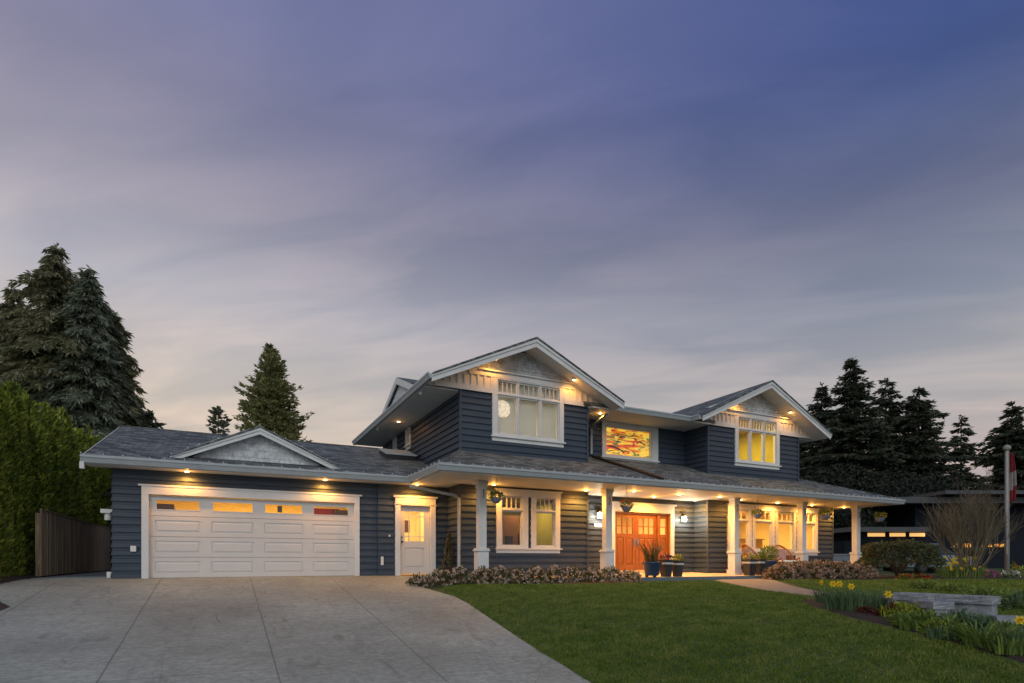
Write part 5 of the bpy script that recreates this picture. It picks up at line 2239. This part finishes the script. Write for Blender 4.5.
bed = [(906, 619, .30, .26, "leaf_yellow", "bright yellow green mound in front of the low stone wall"),
       (938, 621, .24, .22, "leaf_yellow", "yellow green mound at the right end of the low stone wall"),
       (893, 618, .16, .20, "redleaf", "dark red leaved plant beside the single daffodil"),
       (962, 630, .30, .26, "leaf_blue", "blue green bushy plant in front of the tall stone wall"),
       (948, 634, .24, .22, "leaf", "green leafy plant left of the blue green bush"),
       (924, 628, .26, .24, "leaf", "green leafy plant below the low stone wall"),
       (979, 633, .26, .24, "leaf_blue", "blue green plant under the end of the tall stone wall"),
       (1003, 640, .24, .22, "leaf", "leafy plant in front of the lowest stone wall"),
       (1026, 644, .26, .24, "leaf", "leafy plant at the right picture edge below the lowest wall"),
       (866, 614, .10, .10, "redleaf", "small reddish sprout in the bare soil of the bed tip"),
       (880, 617, .10, .10, "redleaf", "tiny reddish sprouts between bare soil and the red leaved plant"),
       (910, 628, .22, .20, "leaf", "green leafy plant at the lawn side of the yellow green mound"),
       (936, 634, .20, .18, "leaf_yellow", "small yellow green plant near the lawn in the middle of the bed"),
       (900, 624, .16, .16, "leaf", "small leafy plant between the red leaves and the lawn"),
       (958, 641, .20, .16, "leaf", "low leafy plant nearest the lawn below the tall wall")]
for k, (px, py, r_, h_, mt, lab) in enumerate(bed):
    x, y, z = on_ground(px, py)
    T = thing("bed_plant", lab, "plant", (x, y, z), "small plants in the stone wall bed")
    dome_shrub(T, r_, h_, 520 if r_ > .2 else 170, M[mt], (.085, .034), seed=400 + k, part="foliage")

# plants behind the walls, on the upper lawn side
for k, (px, py, h_, mt, lab) in enumerate(((925, 589, .20, "leaf", "low leafy weeds along the back of the tall wall, left end"),
                                           (955, 592, .18, "leaf", "low leafy weeds along the back of the tall wall, middle"),
                                           (985, 597, .18, "leaf", "low leafy weeds along the back of the tall wall, right end"),
                                           (1012, 606, .30, "leaf", "leafy clump right of the tall wall above the lowest wall"),
                                           (1026, 610, .30, "leaf_blue", "leafy clump cut by the right picture edge above the lowest wall"))):
    x, y, z = on_ground(px, py)
    T = thing("bed_plant", lab, "plant", (x, y, z), "plants behind the stone walls")
    dome_shrub(T, .42, h_, 520, M[mt], (.09, .03), seed=430 + k)

# far flower bed
for k, (px, py, nf, lab) in enumerate(((947, 578, 5, "yellow daffodils at the left foot of the bare shrub"), (957, 578, 6, "yellow daffodils in front of the bare shrub's middle"), (973, 578, 4, "yellow daffodils at the right foot of the bare shrub"))):
    T, g = clump(px, py, 70, .32, .50, .014, "leaf", lab, 60 + k, "daffodil_clump", "daffodils", group="daffodils under the bare shrub")
    for j in range(nf + 2):
        daffodil(T, (g.uniform(-.5, .5), g.uniform(-.3, .2), 0), g.uniform(.30, .75), .066, (-.8 + g.normal() * .2, -.55, .1), g, M["yellow"], M["yellow"])
for k, (px, py, r_, h_, lm, fm_, nf, lab) in enumerate(((979, 577, .30, .32, "leaf", "pinkp", 14, "magenta flowered plant left of the flagpole"),
                                                   (990, 578, .30, .24, "leaf", "pinkp", 16, "low magenta flowered plant between the bare shrub and flagpole"),
                                                   (1003, 578, .20, .26, "leaf", "whitep", 14, "white flowered plant left of the flagpole foot"),
                                                   (1012, 578, .22, .30, "leaf", "whitep", 16, "white flowered plant right of the flagpole foot"),
                                                   (1013, 574, .16, .48, "leaf", "orange", 8, "orange flowered plant behind the white ones at the flagpole"),
                                                   (905, 580, .22, .16, "leaf", "red", 10, "small red flowers under the dome shaped shrub"),
                                                   (919, 579, .34, .14, "leaf", "red", 18, "low red flower patch right under the dome shaped shrub"),
                                                   (1024, 578, .45, .42, "leaf_yellow", None, 0, "yellow green bush at the right picture edge beyond the flagpole"))):
    x, y, z = on_ground(px, py)
    T = thing("flowering_plant", lab, "flowers", (x, y, z), "flowers round the flagpole bed")
    dome_shrub(T, r_, h_, 260, M[lm], (.09, .04), M[fm_] if fm_ else None, nf, (.075, .06), 500 + k)


# ------------------------------------------------------------------ stone walls
def stone_wall(label, p0, p1, zb0, zb1, zt, th, cap=.10, blocks=1, seed=0):
    T = thing("stone_wall", label, "stone wall", (p0[0], p0[1], zb0), "low granite walls beside the path")
    g = random.Random(seed)
    d = Vector((p1[0] - p0[0], p1[1] - p0[1]))
    L = d.length
    d.normalize()
    n = Vector((-d.y, d.x))
    mid = (Vector(p0) + Vector(p1)) / 2
    if n.dot(mid) < 0:
        n = -n          # thickness runs away from the viewer

    def rough(mb, a0, a1, z0, z1a, t0, t1, j=.012):
        """a split-faced block: a box whose faces are broken into uneven facets"""
        nu, nv = max(2, int((a1 - a0) / .12)), 4
        V_ = []

        def P(a, t_, z):
            q = Vector(p0) + d * a + n * t_
            return (q.x, q.y, z)
        def grid(fn, nu_, nv_):
            G = [[fn(i / nu_, k / nv_, 0 < i < nu_ and 0 < k < nv_) for i in range(nu_ + 1)] for k in range(nv_ + 1)]
            for k in range(nv_):
                for i in range(nu_):
                    mb.poly([G[k][i], G[k][i + 1], G[k + 1][i + 1], G[k + 1][i]])
        J = lambda ins: g.uniform(-j, j) if ins else 0
        grid(lambda u, v, s: P(a0 + (a1 - a0) * u, t0 + J(s), z0 + (z1a - z0) * v), nu, nv)
        grid(lambda u, v, s: P(a0 + (a1 - a0) * u, t1 + J(s), z0 + (z1a - z0) * v), nu, nv)
        grid(lambda u, v, s: P(a0 + (a1 - a0) * u, t0 + (t1 - t0) * v, z1a + J(s) * .6), nu, nv)
        grid(lambda u, v, s: P(a0 + J(s), t0 + (t1 - t0) * u, z0 + (z1a - z0) * v), 3, nv)
        grid(lambda u, v, s: P(a1 + J(s), t0 + (t1 - t0) * u, z0 + (z1a - z0) * v), 3, nv)
    b = MB()
    zb = min(zb0, zb1) - .2
    rough(b, .03, L - .03, zb, zt - cap, .03, th - .03, .015)
    b.build("wall_body", M["stone"], T)
    e = [0] + [L * (k + g.uniform(-.12, .12)) / blocks for k in range(1, blocks)] + [L]
    for a0, a1 in zip(e[:-1], e[1:]):
        c_ = MB()
        rough(c_, a0 + .004, a1 - .004, zt - cap + .002, zt, -.02, th + .02, .012)
        c_.build("cap_stone", M["stone"], T)
    return T


stone_wall("low stone wall with one long granite cap behind the daffodil bed", (11.33, 6.67), (10.6, 5.38), gz(11.3, 6.7), gz(10.6, 5.4), -.25, .30, .125, 1, 1)
stone_wall("tallest stone wall with grey granite caps at the edge of the upper lawn", (10.88, 6.20), (11.02, 4.75), gz(11, 6), gz(11, 4.7), -.14, .30, .13, 2, 2)
stone_wall("lowest stone wall stepping down at the right picture edge", (10.80, 4.62), (11.75, 3.36), gz(11, 4.5), gz(11.7, 3.4), -.434, .34, .115, 2, 3)
stone_wall("thin pale stone step at the foot of the lowest wall", (10.34, 4.55), (11.0, 3.3), gz(10.4, 4.5), gz(11, 3.3), -.555, .34, .10, 1, 4)


# ------------------------------------------------------------------ pots, baskets, chairs
def leaf_ball(T, cz, r, n, mat, seed, leaf=(.06, .03), part="foliage", sq=.7, parent=None, up=.3):
    g = np.random.default_rng(seed)
    d = unit(g.normal(size=(n, 3)))
    P = d * (.3 + .7 * g.random((n, 1)) ** .5) * np.array([r, r, r * sq]) + [0, 0, cz]
    V, F = cards(P, d + g.normal(size=(n, 3)) * .5 + [0, 0, up], leaf[0] * (.6 + .8 * g.random(n)), leaf[1], g)
    return np_mesh(part, V, F, mat, T)


def hanging_basket(px, py, Y, r, lab, seed, flowers, leafm="leaf"):
    x, _, z = on_plane(px, py, Y)
    T = thing("hanging_basket", lab, "hanging basket", (x, Y, z), "flower baskets hanging from the porch eave")
    b = MB()
    b.lathe(0, 0, [(r * .45, -r * .75), (r * .8, -r * .35), (r, r * .15), (r * 1.04, r * .2), (r * .9, r * .2), (r * .85, r * .05)], 18)
    b.build("pot", M["basketpot"], T, smooth=True, local=True)
    b = MB()
    zt_ = 2.70 - z
    for k in range(3):
        a_ = k / 3 * 6.28
        b.tube([(math.cos(a_) * r, math.sin(a_) * r, r * .2), (0, 0, zt_ - .12)], .004, 4)
    b.tube([(0, 0, zt_ - .12), (.03, 0, zt_ - .07), (0, 0, zt_)], .006, 5)
    b.build("hanger", M["black"], T, local=True)
    leaf_ball(T, r * .5, r * 1.15, 240, M[leafm], seed, (.07, .035), "foliage", .6)
    for j, (fm_, nf) in enumerate(flowers):
        leaf_ball(T, r * .6, r * 1.25, nf, M[fm_], seed + 50 + j, (.06, .05), "flowers", .65)
    return T


hanging_basket(496, 499, 14.3, .155, "purple and green hanging basket beside the first porch column", 601, [("purple", 60)])
hanging_basket(626.5, 508, 14.3, .165, "red flowered hanging basket in front of the double entry doors", 602, [("red", 40)])
hanging_basket(757.5, 515, 14.3, .16, "green hanging basket with few red flowers in front of the tall windows", 603, [("red", 10)])
hanging_basket(825, 516, 14.4, .20, "wide yellow flowered hanging basket over the right end of the siding", 604, [("yellow", 46), ("red", 12)])
hanging_basket(880, 518.5, 14.1, .19, "red and yellow hanging basket beyond the last porch column", 605, [("red", 30), ("yellow", 36)])


def square_pot(x, y, z, a, h, lab, mat, band, plant, seed, flowers=None, group=None):
    T = thing("square_planter", lab, "planter", (x, y, z), group)
    b = MB()
    q = .72
    b.hexa([(-a * q, -a * q, 0), (a * q, -a * q, 0), (a * q, a * q, 0), (-a * q, a * q, 0), (-a, -a, h), (a, -a, h), (a, a, h), (-a, a, h)])
    b.box(-a * 1.06, a * 1.06, -a * 1.06, a * 1.06, h - .03, h + .03)
    o = b.build("pot", mat, T, local=True, bevel=.008)
    if band:
        b = MB()
        zz0, zz1 = h - .12, h - .06
        w0, w1 = a * (q + (1 - q) * zz0 / h) + .004, a * (q + (1 - q) * zz1 / h) + .004
        b.hexa([(-w0, -w0, zz0), (w0, -w0, zz0), (w0, w0, zz0), (-w0, w0, zz0), (-w1, -w1, zz1), (w1, -w1, zz1), (w1, w1, zz1), (-w1, w1, zz1)])
        b.build("metal_band", M["silver"], T, local=True)
    leaf_ball(T, h + .08, a * 1.05, 150, M[plant], seed, (.07, .04), "foliage", .7)
    if flowers:
        for j, (fm_, nf) in enumerate(flowers):
            leaf_ball(T, h + .12, a * 1.1, nf, M[fm_], seed + 9 + j, (.05, .045), "flowers", .6)
    return T


def round_pot(px, Y, r, h, lab, grass, seed):
    x = ray(px)[0] / ray(px)[1] * Y
    T = thing("glazed_pot", lab, "plant pot", (x, Y, pzf(Y)))
    b = MB()
    b.lathe(0, 0, [(r * .66, .05), (r * .72, .07), (r * .98, h - .06), (r * 1.06, h - .04), (r * 1.06, h), (r * .94, h), (r * .9, h - .06)], 24)
    b.build("pot", M["bluepot"], T, smooth=True, local=True)
    for k in range(3):
        a_ = k / 3 * 6.28 + .3
        c_ = MB()
        c_.tube([(math.cos(a_) * r * .55, math.sin(a_) * r * .55, .0), (math.cos(a_) * r * .55, math.sin(a_) * r * .55, .06)], .05, 8)
        c_.build("pot_foot", M["darkpot"], T, local=True)
    g = np.random.default_rng(seed)
    if grass:
        V, F = strap_leaves(g, 120, r * .6, .80, .007, .55)
        V[:, 2] += h - .05
        np_mesh("grass_blades", V, F, M["leaf_shrub"], T)
    else:
        leaf_ball(T, h + .22, r * 1.15, 420, M["leaf"], seed, (.12, .035), "foliage", .95, up=.8)
        leaf_ball(T, h + .2, r * .9, 40, M["leaf_yellow"], seed + 1, (.08, .04), "new_leaves", .9)
    return T


pzf = lambda y: -.10 + .10 * (y - 13.95) / 3.35
round_pot(652, 14.2, .30, .48, "blue glazed pot of thin ornamental grass in front of the orange doors", True, 1)
X = lambda px, Y: ray(px)[0] / ray(px)[1] * Y
square_pot(X(666, 14.35), 14.35, pzf(14.35), .165, .52, "charcoal planter beside the blue pot, with dark purple leaves on top", M["darkpot"], True, "purple", 611, [("yellow", 8)])
square_pot(X(677.5, 14.3), 14.3, pzf(14.3), .145, .50, "narrow charcoal planter with yellow flowers right of the entry doors", M["darkpot"], True, "leaf", 612, [("yellow", 40)])
square_pot(X(749.5, 14.25), 14.25, pzf(14.25), .18, .54, "wide charcoal planter with yellow flowers at the foot of the third porch column", M["darkpot"], True, "leaf", 613, [("yellow", 30), ("orange", 10)])
square_pot(X(760, 14.4), 14.4, pzf(14.4), .14, .54, "narrow charcoal planter between the wide planter and the blue pot", M["darkpot"], True, "leaf", 614, [("orange", 14)])
round_pot(769, 14.3, .26, .52, "blue glazed pot with bushy evergreen before the wicker chairs", False, 3)


def wicker_chair(x, y, rot, lab, cush):
    T = thing("wicker_chair", lab, "chair", (x, y, pzf(y)), "wicker chairs on the porch")
    T.rotation_euler = (0, 0, rot)
    T.scale = (1.15,) * 3
    b = MB()    # woven tub seat
    b.box(-.30, .30, -.28, .28, .26, .36)
    b.build("seat", M["wicker"], T, local=True, bevel=.03)
    b = MB()    # round back hoop with woven spokes, wrapping into the arms
    hoop = []
    for k in range(25):
        t_ = math.pi * k / 24
        hoop.append((-math.cos(t_) * .36, .26 - .30 * abs(math.cos(t_)) ** 3, .40 + .55 * math.sin(t_) ** .9))
    b.tube(hoop, .028, 8)
    for k in range(2, 23):
        hx, hy, hz = hoop[k]
        b.tube([(hx * .78, .22 - .22 * abs(math.cos(math.pi * k / 24)) ** 2, .34), (hx, hy, hz)], .009, 5)
    b.tube([(-.36, -.04, .40), (-.37, -.28, .52), (-.33, -.32, .36)], .024, 8)
    b.tube([(.36, -.04, .40), (.37, -.28, .52), (.33, -.32, .36)], .024, 8)
    b.build("backrest", M["wicker"], T, local=True, smooth=True)
    for sx in (-.27, .27):
        for sy in (-.25, .24):
            c_ = MB()
            c_.tube([(sx, sy, .30), (sx * 1.08, sy * 1.1, 0)], .024, 8)
            c_.build("leg", M["wicker"], T, local=True, smooth=True)
    b = MB()
    b.box(-.26, .26, -.27, .22, .362, .44)
    b.build("seat_cushion", M["pillow"], T, local=True, bevel=.03)
    b = MB()
    b.hexa([(-.25, .13, .44), (.25, .13, .44), (.25, .21, .44), (-.25, .21, .44), (-.23, .20, .84), (.23, .20, .84), (.23, .27, .84), (-.23, .27, .84)])
    b.build("back_cushion", cush, T, local=True, bevel=.03)
    return T


wicker_chair(X(784, 15.15), 15.15, -.15, "honey wicker chair with dusky pink back cushion facing the lawn", M["cushion"])
wicker_chair(X(752, 15.3), 15.3, 1.15, "wicker chair turned sideways behind the planters at the third porch column", M["cushion"])
T = thing("side_table", "small round wicker table between the two porch chairs", "table", (X(770, 15.5), 15.5, pzf(15.5)))
b = MB()
b.lathe(0, 0, [(.22, .46), (.24, .48), (.22, .50)], 18)
b.build("table_top", M["wicker"], T, local=True)
b = MB()
b.tube([(0, 0, 0), (0, 0, .46)], [.16, .05], 10)
b.build("table_base", M["wicker"], T, local=True)

# ------------------------------------------------------------------ neighbours
ca, sa = math.cos(YAW), math.sin(YAW)


def view_box(mb, d0, d1, pxa, pxb, z0, z1, mi=0):
    """a block whose long side runs square to the street direction"""
    def P(px, d, ref):
        r = (px - 512) / FPX * ref
        return (ca * r + sa * d, -sa * r + ca * d)
    A, B_, C_, D_ = P(pxa, d0, d0), P(pxb, d0, d0), P(pxb, d1, d0), P(pxa, d1, d0)
    mb.hexa([(*A, z0), (*B_, z0), (*C_, z0), (*D_, z0), (*A, z1), (*B_, z1), (*C_, z1), (*D_, z1)], mi)


zz = lambda py, d: EYE + d * (560 - py) / FPX
ox, oy, _ = at_depth(960, 560, 40)
T = thing("neighbour_house", "dark flat roofed modern house with glowing strip windows behind the bare shrub", "house", (ox, oy, -.2))
b = MB()
view_box(b, 38, 46, 845, 1130, -.3, zz(541, 38))
b.build("wall", M["nb_wall"], T)
b = MB()
view_box(b, 42, 50, 915, 1160, -.3, zz(505, 42))
b.build("upper_wall", M["nb_wall"], T)
b = MB()
view_box(b, 40.5, 51, 893, 1170, zz(503, 40.5), zz(497, 40.5))
view_box(b, 39.5, 50, 946, 1170, zz(495.5, 40.5), zz(492, 40.5))
b.build("upper_roof", M["nb_roof"], T)
b = MB()
view_box(b, 37, 42, 852, 930, zz(531.5, 37), zz(527, 37))
b.build("lower_roof", M["nb_roof"], T)
b = MB()
view_box(b, 37.9, 41.8, 858, 928, zz(542, 38) , zz(532, 38))
b.build("clerestory_wall", M["nb_wall"], T)
for xa, xb in ((868, 885), (890, 905.5), (910, 925)):
    b = MB()
    view_box(b, 37.84, 37.89, xa, xb, zz(536.5, 37.9), zz(533, 37.9))
    b.build("window", M["nb_lit"], T)
for xa, xb, ya, yb2, mm in ((916, 921, 548, 544.5, "nb_lit"), (925, 931, 548, 544.8, "nb_lit"), (953, 962, 547.5, 543.5, "nb_dim"), (963, 972, 547.5, 543.5, "nb_dim"), (983, 992, 547, 544, "nb_dim"), (997, 1006, 547, 544, "nb_dim")):
    b = MB()
    view_box(b, 37.80, 37.99, xa, xb, zz(ya, 38), zz(yb2, 38))
    b.build("window", M[mm], T)
T = thing("rendered_wall", "low blue grey garden wall beyond the right end of the porch", "wall", (26, 20.5, 0))
b = MB()
view_box(b, 31, 31.2, 800, 862, -.3, zz(555.5, 31))
b.build("wall_body", M["greywall"], T)
b = MB()
view_box(b, 30.96, 31.24, 799, 863, zz(555.4, 31), zz(553.8, 31))
b.build("coping", M["greywall"], T)

# parked car beyond the dome shaped shrub
cxp, cyp, _ = at_depth(926, 570, 29)
T = thing("parked_car", "pale blue parked car half hidden behind the dome shaped shrub", "car", (cxp, cyp, gz(cxp, cyp)))
T.rotation_euler = (0, 0, -YAW + .25)


def car_profile(mb, prof, y0, y1, inset=0.0):
    n = len(mb.v)
    k = len(prof)
    for y, ins in ((y0, 0), (y1, 0)):
        mb.v += [(x, y, z) for x, z in prof]
    mb.f.append(tuple(range(n, n + k)))
    mb.f.append(tuple(reversed(range(n + k, n + 2 * k))))
    mb.m += [0, 0]
    for j in range(k):
        j2 = (j + 1) % k
        mb.f.append((n + j, n + j2, n + k + j2, n + k + j))
        mb.m.append(0)


b = MB()
car_profile(b, [(-2.1, .28), (2.1, .28), (2.15, .55), (2.0, .80), (1.0, .90), (-1.55, .92), (-2.1, .85), (-2.15, .55)], -.86, .86)
b.build("body", M["car"], T, local=True, bevel=.06)
b = MB()
b.hexa([(-1.6, -.80, .91), (1.0, -.80, .89), (1.0, .80, .89), (-1.6, .80, .91), (-1.1, -.64, 1.40), (.25, -.64, 1.42), (.25, .64, 1.42), (-1.1, .64, 1.40)])
b.build("cabin_glass", M["carglass"], T, local=True, bevel=.05)
b = MB()
b.hexa([(-1.12, -.63, 1.405), (.27, -.63, 1.42), (.27, .63, 1.42), (-1.12, .63, 1.405), (-1.0, -.58, 1.46), (.15, -.58, 1.47), (.15, .58, 1.47), (-1.0, .58, 1.46)])
b.build("roof", M["car"], T, local=True, bevel=.02)
for wx in (-1.35, 1.32):
    for wy in (-.86, .86):
        w_ = MB()
        w_.tube([(wx, wy - .11, .32), (wx, wy + .11, .32)], .32, 20)
        o = w_.build("wheel", M["rubber"], T, local=True)
        w_ = MB()
        w_.tube([(wx, wy - .125, .32), (wx, wy + .125, .32)], .19, 16)
        w_.build("rim", M["nb_roof"], o, local=True)
for wy in (-.6, .6):
    w_ = MB()
    w_.box(2.08, 2.17, wy - .17, wy + .17, .60, .74)
    w_.build("headlight", M["whiteplastic"], T, local=True)
